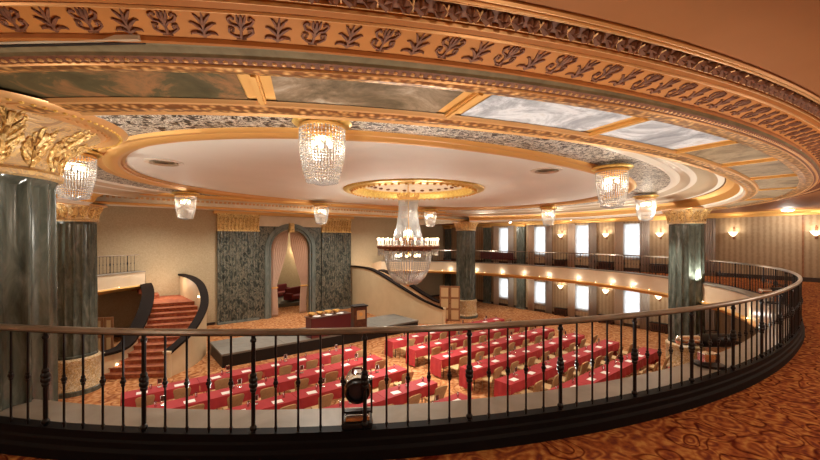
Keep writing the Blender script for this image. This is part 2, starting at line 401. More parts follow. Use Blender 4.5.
# ------------------------------------------------------------------ ceiling
RING = dict(  # a, b, z
  N=(13.64,10.97,6.71), M0=(13.42,10.945,6.70), M1=(13.20,10.84,6.68), K=(13.04,10.755,6.65), J=(12.93,10.455,6.60),
  A=(12.58,10.428,6.535), B=(12.46,10.148,6.54), C=(12.12,9.50,6.54), D=(11.72,9.256,6.51))
EXC = .88
def ring_pts(a, b, z, ts, ex=EXC): return [(*se(CC, a, b, ex, t), z) for t in ts]
NT = 540
CT = [2*pi*(k+.5)/NT for k in range(NT)]
def cut(p): return p[1] > 17.5 and abs(p[0]-9.0) < 10.35
def run_for(a, b):
    ok = [not cut(se(CC, a, b, EXC, t)) for t in CT]
    k = next(i for i in range(NT) if not ok[i] and ok[(i+1) % NT])
    out = []
    i = (k+1) % NT
    while ok[i]: out.append(CT[i]); i = (i+1) % NT
    return out
CRUN = run_for(12.3, 9.9)
def band(keys, name, m, smooth=False):
    return struct(MB().quadgrid([ring_pts(*(RING[k] if isinstance(k, str) else k), CRUN) for k in keys]).build(name, m, None, smooth))
def mixr(k1, k2, f, dz=0): a, b = RING[k1], RING[k2]; return (a[0]*(1-f)+b[0]*f, a[1]*(1-f)+b[1]*f, a[2]*(1-f)+b[2]*f+dz)
# gallery ceiling: plane outside ring N
NX, NB_, NZ = RING['N']
rows = [ring_pts(NX, NB_, NZ, CRUN), [(*torect(p, CC), NZ) for p in ring_pts(NX, NB_, NZ, CRUN)]]
mb = MB().quadgrid(rows)
for cx, cy in ((X0, Y0), (X1, Y0)):
    pts = sorted([torect(p, CC) for p in rows[0]], key=lambda q: hypot(q[0]-cx, q[1]-cy))
    a = next(q for q in pts if abs(q[0]-cx) < 1e-6); b = next(q for q in pts if abs(q[1]-cy) < 1e-6)
    i = len(mb.v); mb.v += [(cx, cy, NZ), (a[0], a[1], NZ), (b[0], b[1], NZ)]; mb.f.append((i, i+1, i+2))
for xa, xb in ((X0, -1.35), (19.35, X1)): mb.box(xa, 17.5, NZ+.005, xb, Y1, NZ+.05)
struct(mb.build('ceiling_gallery', 'brown_ceiling'))
def line(a, b, z, name, m='gold_edge', wd=.012, dz=.018):
    return band([(a+wd*1.3,b+wd,z), (a+wd*.6,b+wd*.5,z-dz), (a-wd*.6,b-wd*.5,z-dz), (a-wd*1.3,b-wd,z)], name, m, True)
band(['N', (13.52,10.955,6.69), 'M0'], 'trim_9', 'tan_mould')
line(13.62, 10.965, 6.70, 'trim_8', wd=.008); line(13.52, 10.957, 6.69, 'trim_53', wd=.006); line(13.43, 10.946, 6.70, 'trim_10', wd=.007)
band(['M0', 'M1'], 'trim_11', 'bronze')
line(13.20, 10.842, 6.68, 'trim_12', wd=.008)
band(['M1', (13.15,10.81,6.655), (13.08,10.775,6.64), 'K'], 'trim_13', 'tan_mould')
line(13.16, 10.818, 6.66, 'trim_14', wd=.006); line(13.045, 10.76, 6.645, 'trim_49', wd=.007)
band(['K', 'J'], 'trim_15', 'tan_frieze')
band(['J', (12.92,10.45,6.575), (12.88,10.445,6.568), (12.85,10.442,6.585)], 'trim_16', 'tan_mould')
band([(12.85,10.442,6.585), (12.74,10.452,6.582), (12.62,10.445,6.56), (12.60,10.44,6.54)], 'trim_17', 'olive')
# carved leaf band crosses
def arclen(fn, ts):
    s = [0.]; P = [fn(t) for t in ts]
    for i in range(1, len(P)): s.append(s[-1]+hypot(P[i][0]-P[i-1][0], P[i][1]-P[i-1][1]))
    return s, P
def along(k1, k2, s_list=None, step=None):
    """frames at equal steps along the ring, spanning k1 (outer) to k2 (inner)"""
    a1, a2 = (RING[k] if isinstance(k, str) else k for k in (k1, k2))
    mid = ((a1[0]+a2[0])/2, (a1[1]+a2[1])/2)
    s, P = arclen(lambda t: se(CC, *mid, EXC, t), CRUN)
    out = []; d = step/2; i = 0
    while d < s[-1]:
        while s[i+1] < d: i += 1
        f = (d-s[i])/(s[i+1]-s[i]); t = CRUN[i]+((CRUN[i+1]-CRUN[i]) % (2*pi))*f
        o = Vector((*se(CC, a1[0], a1[1], EXC, t), a1[2])); n = Vector((*se(CC, a2[0], a2[1], EXC, t), a2[2]))
        t2 = t+.004; q = Vector((*se(CC, *mid, EXC, t2), 0)) - Vector((*se(CC, *mid, EXC, t), 0)); q.normalize()
        out.append((o, n, q)); d += step
    return out
mb = MB(); mc = MB()
for o_, n_, q in along('M0', 'M1', step=.21):
    w = n_-o_; c = o_+w*.5
    if c.y > 12 : continue
    dn = Vector((0,0,-1))
    for sg in (-1, 1):
        mb.poly([c-q*.085*sg+dn*.004, c-q*.05*sg+w*.22+dn*.022, c+dn*.008], [.012,.03,.01], 5)
        mb.poly([c-q*.085*sg+dn*.004, c-q*.05*sg-w*.22+dn*.022, c+dn*.008], [.012,.03,.01], 5)
    mc.poly([c-q*.02-w*.36+dn*.02, c+q*.02+w*.36+dn*.012], .006, 5); mc.poly([c+q*.02-w*.36+dn*.02, c-q*.02+w*.36+dn*.012], .006, 5)
struct(mb.build('trim_18', 'bronze', smooth=True), 'carved leaf band'); struct(mc.build('trim_19', 'gold_edge'))
# frieze: alternating leaf sprigs and curled palmettes, raised from the band
mb = MB()
def stroke(o_, n_, q, pts, r, hgt=.012):
    w = n_-o_
    P = [o_ + w*(1-v) + q*u + Vector((0,0,-hgt*.4)) for u, v in [(a_, .06+.88*b_) for a_, b_ in pts]]
    mb.poly(P, [q_*.62 for q_ in r], 5)
for i, (o_, n_, q) in enumerate(along('K', 'J', step=.222)):
    if o_.y > 13: continue
    s = .08
    S = lambda pts, r: stroke(o_, n_, q, [(u*s, v) for u, v in pts], r)
    if i % 2 == 0:     # leaf sprig
        S([(0,.06),(0,.35),(0,.6),(0,.95)], [.02,.016,.022,.006])
        for sg in (-1,1):
            S([(0,.10),(sg*.45,.22),(sg*.85,.20),(sg*1.0,.12)], [.018,.02,.014,.006])
            S([(0,.25),(sg*.35,.45),(sg*.75,.58),(sg*.98,.56)], [.016,.022,.014,.005])
            S([(0,.5),(sg*.22,.68),(sg*.5,.86),(sg*.62,.9)], [.014,.018,.012,.005])
    else:              # curled palmette
        S([(0,.08),(0,.4),(0,.7),(0,.93)], [.016,.014,.024,.012])
        S([(-.35,.08),(.35,.08)], [.018,.018])
        for sg in (-1,1):
            S([(0,.12),(sg*.5,.16),(sg*.9,.3),(sg*.85,.48),(sg*.55,.45),(sg*.6,.33)], [.012,.014,.013,.012,.012,.016])
            S([(0,.35),(sg*.3,.55),(sg*.75,.62),(sg*.95,.78),(sg*.7,.88),(sg*.55,.78)], [.012,.013,.016,.014,.012,.014])
            S([(0,.5),(sg*.25,.75),(sg*.3,.93)], [.012,.018,.008])
struct(mb.build('trim_20', 'bronze', smooth=True), 'frieze of leaf sprigs and palmettes')
# beaded gold mould, mural panels, gold band
band([(12.60,10.44,6.54), (12.56,10.41,6.525), (12.54,10.36,6.53)], 'trim_21', 'bronze')
band([(12.54,10.36,6.53), (12.50,10.25,6.522), 'B', (12.46,10.148,6.56)], 'trim_22', 'gold_band')
line(12.54, 10.355, 6.528, 'trim_51', wd=.006)
mb = MB()
for o_, n_, q in along((12.59,10.43,6.53), (12.55,10.38,6.53), step=.065):
    c = (o_+n_)/2
    if c.y < 17.5: mb.ball(c, .02, 6, 4, (1,1,.7))
struct(mb.build('trim_23', 'gold_edge', smooth=True))
angs = [-152,-135.8,-127.1,-117,-106.8,-96.2,-83.6,-69.6,-54,-38,-22,-6,10,26, 152+10, 178-4, -168]
def polar(t, a, b):
    p = se(CC, a, b, EXC, t); return math.degrees(atan2(p[1]-11, p[0]-9))
panel_mats = ['mural_green','mural_green','mural_dusk','mural_sky','mural_sky','mural_earth','mural_earth','mural_earth','mural_earth']
angs_s = [158,174,-168,-152,-135.8,-127.1,-117,-106.8,-96.2,-83.6,-69.6,-54,-38,-22,-6,10,26,40]
unw = [(a+360 if a < -160 and False else a) for a in angs_s]
def un(a): return a-360 if a > 150 else a            # 158 -> -202
angs_u = [un(a) for a in angs_s]
pm = ['mural_green']*4 + ['mural_dusk','mural_sky','mural_sky'] + ['mural_earth']*10
pi_ = 0
for k in range(len(angs_u)-1):
    lo, hi = angs_u[k], angs_u[k+1]
    ts = [t for t in CRUN if lo+.35 <= un(polar(t, 12.4, 9.9)) <= hi-.35]
    if len(ts) < 2: continue
    MBp = MB().quadgrid([ring_pts(12.47, 10.16, 6.552, ts), ring_pts(12.11, 9.49, 6.557, ts)])
    struct(MBp.build('ceiling_painted_panel', pm[min(k, len(pm)-1)]))
band([(12.47,10.16,6.56), (12.11,9.49,6.565)], 'ceiling_ring', 'gold_plain')
mb = MB()
for a in angs_u[1:-1]:
    t = min(CRUN, key=lambda t: abs(un(polar(t, 12.4, 9.9))-a))
    p, q = Vector((*se(CC, 12.47, 10.16, EXC, t), 0)), Vector((*se(CC, 12.11, 9.49, EXC, t), 0))
    d = (q-p).normalized(); s = Vector((-d.y, d.x, 0))*.034
    for h, wd in ((6.535, 1.), (6.52, .55)):
        v = [p-s*wd, q-s*wd, q+s*wd, p+s*wd]
        mb.prism([(x.x, x.y) for x in v], h, 6.56)
struct(mb.build('trim_24', 'gold_plain'), 'gold ribs between the painted ceiling panels')
band([(12.13,9.51,6.55), 'C', (12.10,9.485,6.52), (12.05,9.45,6.52)], 'trim_25', 'gold_edge')
band([(12.05,9.45,6.52), (11.95,9.38,6.508), (11.82,9.31,6.515)], 'trim_26', 'gold_band')
band([(11.82,9.31,6.515), (11.77,9.28,6.50), (11.72,9.256,6.51)], 'trim_27', 'gold_edge')
# inner face of the opening: white lip, fluted gold cove, cream steps
struct(MB().quadgrid([ring_pts(a, b, z, CRUN) for a, b, z in ((11.72,9.256,6.51),(11.69,9.23,6.60),(11.62,9.17,6.62))]).build('trim_28', 'white_line'))
CT2 = [2*pi*k/2400 for k in range(2400)]
def cutp(t): return not cut(se(CC, 12.4, 10.0, EXC, t))
FR = [t for t in [CRUN[0]+((CRUN[-1]-CRUN[0]) % (2*pi))*k/2600 for k in range(2601)]]
rows = []
for a, b, z, am in ((11.62,9.17,6.62,0),(11.60,9.15,6.64,.02),(11.50,9.06,6.80,.02),(11.32,8.94,6.88,.02),(11.28,8.90,6.90,0)):
    rows.append([(*se(CC, a+(am if (i//3) % 2 else 0), b+(am if (i//3) % 2 else 0), EXC, t), z) for i, t in enumerate(FR)])
struct(MB().quadgrid(rows).build('trim_29', 'gold_plain'))
full = CT
def fring(keys, name, m, smooth=True, ex=.9):
    return struct(MB().quadgrid([[(*se(CC, a, b, ex, t), z) for t in full] for a, b, z in keys], True).build(name, m, None, smooth))
fring([(11.30,8.90,6.90),(11.24,8.84,6.88),(11.16,8.76,6.90)], 'trim_30', 'white_line')
fring([(11.16,8.76,6.90),(11.12,8.7,6.98),(11.0,8.55,7.05),(10.82,8.3,7.07)], 'trim_31', 'champagne')
fring([(10.82,8.3,7.07),(10.78,8.22,7.05),(10.72,8.14,7.07)], 'trim_32', 'white_line')
fring([(10.72,8.14,7.07),(10.66,8.06,7.12),(10.5,7.9,7.16)], 'trim_33', 'champagne')
fring([(10.5,7.9,7.16),(10.42,7.82,7.12),(10.30,7.72,7.13),(10.26,7.66,7.16)], 'trim_34', 'white_line')
fring([(10.28,7.68,7.16),(9.8,7.2,7.14),(9.36,6.74,7.17)], 'ceiling_foliage_ring', 'foliage')
fring([(9.38,6.76,7.17),(9.33,6.69,7.12),(9.25,6.60,7.12),(9.20,6.54,7.15)], 'trim_35', 'gold_plain')
fring([(9.20,6.54,7.15),(9.12,6.46,7.09),(9.00,6.34,7.09),(8.92,6.26,7.14)], 'trim_36', 'gold_plain')
fring([(8.92,6.26,7.14),(8.86,6.20,7.15),(8.86,6.18,7.19),(8.78,6.12,7.19),(8.78,6.10,7.23)], 'trim_37', 'gold_edge', False)
GC = (9.05, 11.15)
rows = [[(*se(CC, 8.80, 6.12, .9, t), 7.24) for t in full], [(GC[0]+2.66*cos(t), GC[1]+2.62*sin(t), 7.24) for t in full]]
struct(MB().quadgrid(rows, True).build('ceiling', 'dome'))
# central gilded recess
def cring(keys, name, m, smooth=True): return struct(MB().quadgrid([[(GC[0]+a*cos(t), GC[1]+a*sin(t), z) for t in full] for a, z in keys], True).build(name, m, None, smooth))
cring([(2.68,7.245),(2.66,7.19),(2.56,7.16),(2.46,7.19),(2.42,7.16),(2.30,7.13),(2.22,7.16),(2.20,7.24)], 'trim_38', 'gold_bright')
cring([(2.20,7.20),(2.16,7.34),(2.05,7.40)], 'trim_39', 'gold_bright')
cring([(2.05,7.40),(1.5,7.50),(.8,7.56),(.001,7.58)], 'ceiling_recess', 'cream')
mb = MB()
for k in range(64):
    t = 2*pi*k/64; mb.ball((GC[0]+2.36*cos(t), GC[1]+2.36*sin(t), 7.135), .05, 6, 4)
struct(mb.build('trim_40', 'gold_plain', smooth=True))
mb = MB()
for k in range(28):
    t = 2*pi*k/28; mb.ball((GC[0]+1.72*cos(t), GC[1]+1.72*sin(t), 7.44), .09, 8, 4, (1,1,.5))
struct(mb.build('trim_41', 'bronze', smooth=True))
# stage side: beam from column to column, upper ceiling beyond it
struct(MB().box(-1.4, 17.5, 7.38, 19.4, Y1, 7.5).build('ceiling_stage', 'dome'))
bp = [(17.70,6.62),(17.42,6.62),(17.36,6.66),(17.36,6.72),(17.46,6.74),(17.46,6.96),(17.40,6.98),(17.30,7.02),(17.22,7.08),(17.22,7.14),(17.3,7.3)]
struct(MB().quadgrid([[(-1.5,y,z),(19.5,y,z)] for y, z in bp]).build('trim_42', 'cream'), 'cream cornice beam towards the stage')
struct(MB().box(-1.5, 17.60, 6.63, 19.5, 18.3, 7.4).build('trim_43', 'cream'))
mb = MB(); x = -1.4
while x < 19.4: mb.box(x, 17.38, 6.86, x+.09, 17.48, 6.94); x += .17
struct(mb.build('trim_44', 'gold_edge'))
struct(MB().quadgrid([[(-1.5,y,z),(19.5,y,z)] for y, z in ((17.43,6.615),(17.35,6.63),(17.33,6.68),(17.37,6.72),(17.44,6.73))]).quadgrid([[(-1.5,y,z),(19.5,y,z)] for y, z in ((17.30,7.01),(17.21,7.07),(17.20,7.15),(17.28,7.17))]).build('trim_45', 'gold_plain'))
struct(MB().box(-1.5, 17.5, 6.55, -1.3, Y1, 7.4).box(19.3, 17.5, 6.55, 19.5, Y1, 7.4).build('trim_46', 'cream'))
# a solid roof above everything
struct(MB().box(X0-.2, Y0-.2, 7.62, X1+.3, Y1+.35, 7.7).build('roof', 'brown_ceiling'))
struct(MB().box(X1, Y0, 6.7, X1+.3, Y1, 7.62).box(X0-.2, Y0, 6.7, X0, Y1, 7.62).box(X0, Y0-.2, 6.7, X1, Y0, 7.62).box(X0, Y1, 7.4, X1, Y1+.3, 7.62).build('wall_top', 'plaster_white'))
# vents in the dome, slot grilles in the moulding
def vent(x, y, label):
    t = thing('ceiling_vent', label, 'vent', (x, y, 7.24))
    MB().lathe([(.42,0),(.42,-.02),(.36,-.035),(.30,-.02),(.30,0)], n=28).build('rim', 'white_line', t, True)
    g = MB()
    for r in (.12,.2,.28): g.lathe([(r,-.03),(r+.035,-.05),(r+.035,-.045),(r,-.02)], n=24)
    g.build('louvre', 'champagne', t); MB().lathe([(.30,-.004),(.30,-.012)], n=28).build('opening', 'vent_dark', t)
vent(.98, 11.0, 'round ceiling vent at the left end of the white oval'); vent(9.35, 5.70, 'round ceiling vent above the right crystal lights')
def slot(p, q, label):
    c = ((p[0]+q[0])/2, (p[1]+q[1])/2); L = hypot(q[0]-p[0], q[1]-p[1]); a = atan2(q[1]-p[1], q[0]-p[0])
    t = thing('slot_diffuser', label, 'air grille', (*c, 6.60), a)
    MB().box(-L/2, -.014, -.03, L/2, .014, 0).build('frame', 'champagne', t)
    MB().box(-L/2+.02, .022, -.03, L/2, .05, 0).build('slot', 'black', t)
slot((-.95,3.83), (.13,2.90), 'long cream slot grille in the moulding above the big near column')
slot((6.29,.83), (7.6,.69), 'short cream slot grille in the moulding at the right')

# ------------------------------------------------------------------ columns
def column(x, y, r, label, fl_=1.34):
    t = thing('column', label, 'column', (x, y, 0))
    n = 256; nf = 16
    def fl(tt, z):
        if z < 1.32 or z > 5.88: return 0
        u = abs((tt*nf/(2*pi)) % 1-.5)*2          # 0 in the middle of a flute, 1 at the fillet
        return -.085*math.sqrt(max(0, 1-(u/.82)**2)) if u < .82 else 0
    prof = [(r*1.03,1.24),(r*1.03,1.31),(r,1.33),(r*.985,3.5),(r*.955,5.87),(r*.955,5.92),(r*1.0,5.96)]
    MB().lathe(prof, n=n, ripple=fl).build('shaft', 'marble', t, True)
    MB().lathe([(r*1.22,.16),(r*1.22,.2),(r*1.14,.26),(r*1.12,1.0),(r*1.16,1.1),(r*1.16,1.18),(r*1.05,1.24)], n=48).build('pedestal', 'pedestal', t, True)
    MB().lathe([(r*1.28,0),(r*1.28,.14),(r*1.22,.17)], n=48).build('plinth', 'marble', t)
    cp = MB(); k = 96; e = fl_
    bell = [(r*.99,5.95),(r*1.06,5.97),(r*1.07,6.01),(r*1.0,6.04),(r*1.0,6.16),(r*(1+(e-1)*.18),6.28),(r*(1+(e-1)*.5),6.40),(r*(1+(e-1)*.86),6.48),(r*e,6.51)]
    cp.lathe(bell, n=k); cp.build('capital', 'capital_cream', t, True); cp = MB()
    def br(z):
        for (ra, za), (rb, zb) in zip(bell[3:], bell[4:]):
            if z <= zb: return ra+(rb-ra)*(z-za)/(zb-za)
        return bell[-1][0]
    def st(a0, pts, rad):
        P = [Vector((cos(a0+u/r)*(br(z)+.008), sin(a0+u/r)*(br(z)+.008), z)) for u, z in pts]
        cp.poly(P, rad, 5)
    nn = 16
    for j in range(nn):
        a = 2*pi*j/nn; hgt = .44 if j % 2 else .34; zb = 6.05
        st(a, [(0,zb),(0,zb+hgt*.5),(0,zb+hgt)], [.026,.024,.03])
        for sg in (-1,1):
            for q, (w_, z0) in enumerate(((.075,.06),(.095,.20),(.10,.34),(.09,.48),(.07,.62),(.045,.76))):
                st(a, [(0,zb+hgt*z0),(sg*w_*.6,zb+hgt*(z0+.14)),(sg*w_,zb+hgt*(z0+.30)),(sg*w_*.86,zb+hgt*(z0+.36))], [.018,.026,.02,.012])
    cp.build('leaves', 'capital_gold', t, True)
    ab = MB(); ab.lathe([(r*e,6.505),(r*(e+.06),6.515),(r*(e+.10),6.54),(r*(e+.08),6.57),(r*e,6.58)], n=96)
    for j in range(64):
        a = 2*pi*j/64; ab.ball((r*(e+.09)*cos(a), r*(e+.09)*sin(a), 6.53), .018, 5, 3)
    ab.build('abacus', 'gold_edge', t, True)
    return t
column(-1.08, 5.80, .60, 'huge dark fluted marble column at the left edge, nearest the viewer', 1.62)
column(-1.06, 17.75, .62, 'dark fluted marble column behind the big near one, by the left staircase')
column(19.2, 17.9, .66, 'slim far marble column right of the great chandelier')
column(17.95, 4.80, .60, 'green marble column standing at the right side of the tables')
# moulding and plain soffit corner round the near capital
struct(MB().lathe([(1.16,6.53),(1.12,6.49),(1.06,6.48),(1.0,6.50),(.98,6.54)], c=(-1.02,5.55,0), n=80).build('trim_47', 'gold_edge', smooth=True))
g_ = MB()
for j in range(90):
    a = 2*pi*j/90; g_.ball((-1.02+1.09*cos(a), 5.55+1.09*sin(a), 6.485), .02, 5, 3)
struct(g_.build('trim_52', 'gold_bright', smooth=True))

# ------------------------------------------------------------------ railing
rail = thing('railing', 'black iron gallery railing with bronze handrail sweeping round the opening', 'railing', (*gal(-pi/2), GZ))
inv = Vector((-rail.location.x, -rail.location.y, -GZ))
RT = [RUN[0]+((RUN[-1]-RUN[0]) % (2*pi))*k/2000 for k in range(2001)]
S, P = arclen(lambda t: gal(t, 0), RT)
prof = [(.022,4.498),(.03,4.515),(.024,4.538),(.01,4.548),(-.01,4.548),(-.024,4.538),(-.03,4.515),(-.022,4.498),(.022,4.498)]
rows = [[(gal(t, o)[0]+inv.x, gal(t, o)[1]+inv.y, z+inv.z) for t in RT[::4]] for o, z in prof]
MB().quadgrid(rows).build('handrail', 'handrail', rail, True)
rows = [[(gal(t, o)[0]+inv.x, gal(t, o)[1]+inv.y, z+inv.z) for t in RT[::4]] for o, z in ((.010,4.488),(.010,4.50),(-.010,4.50),(-.010,4.488),(.010,4.488))]
MB().quadgrid(rows).build('under_rail', 'iron', rail)
def pos_at(s):
    lo, hi = 0, len(S)-1
    while hi-lo > 1:
        mdl = (lo+hi)//2
        if S[mdl] < s: lo = mdl
        else: hi = mdl
    f = (s-S[lo])/(S[hi]-S[lo]+1e-9); return P[lo][0]*(1-f)+P[hi][0]*f, P[lo][1]*(1-f)+P[hi][1]*f
bal_me = MB().tube((0,0,3.66),(0,0,4.50),.0095,n=6)
for z, r in ((4.055,.017),(4.085,.024),(4.115,.017),(3.70,.016)): bal_me.ball((0,0,z), r, 6, 4)
post_me = MB().tube((0,0,3.62),(0,0,4.50),.018,n=8)
for z, r in ((4.03,.03),(4.07,.038),(4.11,.038),(4.15,.03),(3.70,.032),(4.45,.028)): post_me.ball((0,0,z), r, 8, 5)
bmesh_o = None; far = MB(); items = []
step = .19; s = .265; k = 0
CAMP = (0., 0.)
while s < S[-1]:
    x, y = pos_at(s); items.append((x, y, k % 5 == 2, hypot(x, y))); s += step; k += 1
posts = [i for i in items if i[2]]; bals = sorted([i for i in items if not i[2]], key=lambda i: i[3])
def inst(src, name, x, y):
    o = src.copy(); o.name = name; COL.objects.link(o); o.parent = rail; o.location = (x+inv.x, y+inv.y, -GZ); return o
src_b = bal_me.build('baluster', 'iron', rail, True); src_b.location = (bals[0][0]+inv.x, bals[0][1]+inv.y, -GZ)
for x, y, _, d in bals[1:100]: inst(src_b, 'baluster', x, y)
for x, y, _, d in bals[100:]:
    b = len(far.v)
    far.v += [(v[0]+x+inv.x, v[1]+y+inv.y, v[2]+inv.z) for v in bal_me.v]; far.f += [tuple(i+b for i in f) for f in bal_me.f]
fo = far.build('far_balusters', 'iron', rail, True); fo['kind'] = 'stuff'
src_p = post_me.build('post', 'iron', rail, True); src_p.location = (posts[0][0]+inv.x, posts[0][1]+inv.y, -GZ)
for x, y, _, d in posts[1:99]: inst(src_p, 'post', x, y)

# ------------------------------------------------------------------ arch wall dressing
def pilaster(x0, x1, label, z0=0., z1=5.88, y=Y1, cap=True, nfl=9, axis='y', mt='marble_wall', depth=.28):
    t = thing('marble_pilaster', label, 'pilaster', ((x0+x1)/2, y, z0))
    w = x1-x0; rows = []
    pts = [(-w/2, 0)]; n = nfl*8
    for k in range(n+1):
        u = -w/2+w*k/n; d = depth-.05*abs(sin(pi*nfl*k/n))**.6 if 0 < k < n else depth
        pts.append((u, -d))
    pts.append((w/2, 0)); h = z1-z0
    MB().prism([(a_, min(b_, -.002)) for a_, b_ in pts], .16, h).build('shaft', mt, t)
    MB().box(-w/2, -depth-.05, 0, w/2, -.002, .16).build('base', 'marble_trim', t)
    if cap:
        c = MB().box(-w/2, -depth, h, w/2, 0, h+1.1)
        c.box(-w/2-.03, -depth-.04, h, w/2+.03, 0, h+.08).box(-w/2-.05, -depth-.1, h+1.0, w/2+.05, 0, h+1.12)
        m_ = max(2, round(w/.22))
        for j in range(m_):
            u = -w/2+w*(j+.5)/m_
            for q in (0, 1):
                zb = h+.1+q*.42
                c.poly([(u+q*.05,-depth-.01,zb),(u+q*.05,-depth-.05,zb+.22),(u+q*.05,-depth-.12,zb+.36),(u+q*.05,-depth-.15,zb+.32)], [.05,.07,.05,.03], 6)
        c.build('capital', 'capital_gold', t, True)
    return t
pilaster(5.10, 7.62, 'wide green marble pilaster left of the curtained arch', nfl=14)
pilaster(12.12, 14.55, 'wide green marble pilaster right of the curtained arch', nfl=14)
# arch surround
t = thing('arch_surround', 'dark marble arch framing the curtained doorway', 'arch', (AX, Y1, 0))
def arch_band(r0, r1, yd, ys=0., n=40):
    m_ = MB(); z = zs
    def prof(r): return [(-r, 0)]+[(r*cos(pi-pi*k/n), z+r*sin(pi*k/n)) for k in range(n+1)]+[(r, 0)]
    a, b = prof(r0), prof(r1)
    m_.quadgrid([[(p[0],ys,p[1]) for p in a],[(p[0],yd,p[1]) for p in a],[(p[0],yd,p[1]) for p in b],[(p[0],ys,p[1]) for p in b]])
    return m_
sur = MB(); n = 40
inner = [(AW*cos(pi-pi*k/n), zs+AW*sin(pi*k/n)) for k in range(n+1)]
for sx in (-1,1): sur.box(sx*AW if sx > 0 else -2.16, -.16, 0, 2.30 if sx > 0 else -AW, 0, zs)
for k in range(n):
    (xa, za), (xb, zb) = inner[k], inner[k+1]
    fa = lambda x: max(-2.16, min(2.30, x*1.6))
    sur.quadgrid([[(xa,-.16,za),(xb,-.16,zb)],[(fa(xa),-.16,6.25),(fa(xb),-.16,6.25)]])
    sur.quadgrid([[(xa,-.16,za),(xb,-.16,zb)],[(xa,.0,za),(xb,0,zb)]])
for sx, e in ((-1,-2.16),(1,2.30)): sur.quadgrid([[(sx*AW,-.16,zs),(e,-.16,zs)],[(sx*AW*1.6 if abs(sx*AW*1.6)<abs(e) else e,-.16,6.25),(e,-.16,6.25)]])
sur.build('panel', 'marble_wall', t)
arch_band(AW, AW+.12, -.24).build('inner_moulding', 'marble_trim', t, True)
arch_band(AW+.16, AW+.42, -.30, 0).build('outer_moulding', 'marble_trim', t, True)
MB().box(-.18,-.42,5.85,.18,-.1,6.5).box(-.14,-.46,5.95,.14,-.1,6.4).build('keystone', 'capital_gold', t, bevel=.02)
struct(MB().box(7.5, Y1-.2, 6.25, 12.3, Y1, 6.95).build('trim_48', 'cream')); struct(MB().box(4.9, Y1-.34, 6.98, 14.8, Y1, 7.3).build('trim_49', 'gold_plain'))
# drapes of the arch
def drape(pts_fn, z0, z1, name, m, parent, nz=28, nu=72, folds=9, amp=.07):
    rows = []
    for i in range(nz+1):
        z = z0+(z1-z0)*i/nz; xa, xb, y = pts_fn(z); row = []
        for j in range(nu+1):
            u = j/nu; row.append((xa+(xb-xa)*u, y+amp*sin(2*pi*folds*u+.6*sin(z*1.3)), z))
        rows.append(row)
    return MB().quadgrid(rows).build(name, m, parent, True, solid=.01)
def lerp(z, tab):
    for (za, va), (zb, vb) in zip(tab, tab[1:]):
        if z <= zb: return va+(vb-va)*max(0, (z-za))/(zb-za)
    return tab[-1][1]
for sg, lab in ((-1,'left'),(1,'right')):
    t = thing('arch_drape', 'tied back beige drape on the %s side of the arch' % lab, 'curtain', (AX, Y1+.12, 0), 0, 'drapes of the arch')
    inn = [(0,.78),(1.,.80),(1.9,.86),(2.1,.88),(2.6,.76),(3.6,.44),(4.8,.14),(6.0,.02)]
    out = [(0,1.24),(1.,1.24),(1.9,1.30),(2.1,1.34),(3.,1.36),(zs,1.36),(zs+.5,1.28),(zs+.9,1.04),(zs+1.2,.66),(6.05,.06)]
    drape(lambda z: (sg*lerp(z, inn), sg*lerp(z, out), 0), .02, 6.0, 'cloth', 'drape_pink', t, folds=8)
    MB().box(sg*1.08-.27, -.08, 1.95, sg*1.08+.27, .08, 2.06).build('tie', 'gold_plain', t, bevel=.02)
# room beyond the arch
struct(MB().box(3, Y1+.35, -.1, 18, 37, 0).build('floor_beyond', 'carpet_floor'))
struct(MB().box(3, 36.9, 0, 18, 37, 6.6).box(2.9, Y1+.35, 0, 3, 37, 6.6).box(18, Y1+.35, 0, 18.1, 37, 6.6).build('wall_beyond', 'paper_damask'))
struct(MB().box(3, Y1+.35, 6.6, 18, 37, 6.7).build('ceiling_beyond', 'dome'))
struct(MB().box(3.4, 29.4, .0, 18, 36.8, .28).build('floor_platform', 'stage'))
def sofa(x, y, z, label):
    t = thing('sofa', label, 'sofa', (x, y, z), .5)
    MB().box(-1.0,-.4,.12,1.0,.35,.45).build('seat', 'red_velvet', t, bevel=.05); MB().box(-1.0,.3,.12,1.0,.5,1.05).build('backrest', 'red_velvet', t, bevel=.06)
    for s_ in (-1,1): MB().box(s_*1.08-.1,-.4,.1,s_*1.08+.1,.5,.68).build('armrest', 'red_velvet', t, bevel=.05)
    for a in (-.95,.95):
        for b in (-.33,.4): MB().box(a-.03,b-.03,0,a+.03,b+.03,.12).build('leg', 'wood_dark', t)
sofa(12.2, 30.6, .28, 'dark red sofa beyond the arch, nearer the doorway'); sofa(14.6, 31.9, .28, 'dark red sofa further back beyond the arch')
sofa(11.8, 33.2, .28, 'dark red sofa deep in the room beyond the arch')
for i, (x, z) in enumerate(((14.6, 4.3), (15.3, 3.5))):
    t = thing('wall_light', 'glowing wall light beyond the arch, %s one' % ('upper','lower')[i], 'wall light', (x, 36.88, z))
    MB().box(-.5,-.05,-.1,.5,0,.1).build('plate', 'gold_plain', t); MB().lathe([(.12,-.45),(.16,-.3),(.16,.3),(.12,.45)], n=12, mtx=Matrix.Translation((0,-.2,0)) @ Matrix.Rotation(pi/2,4,'Y')).build('shade', 'lamp_warm', t, True)

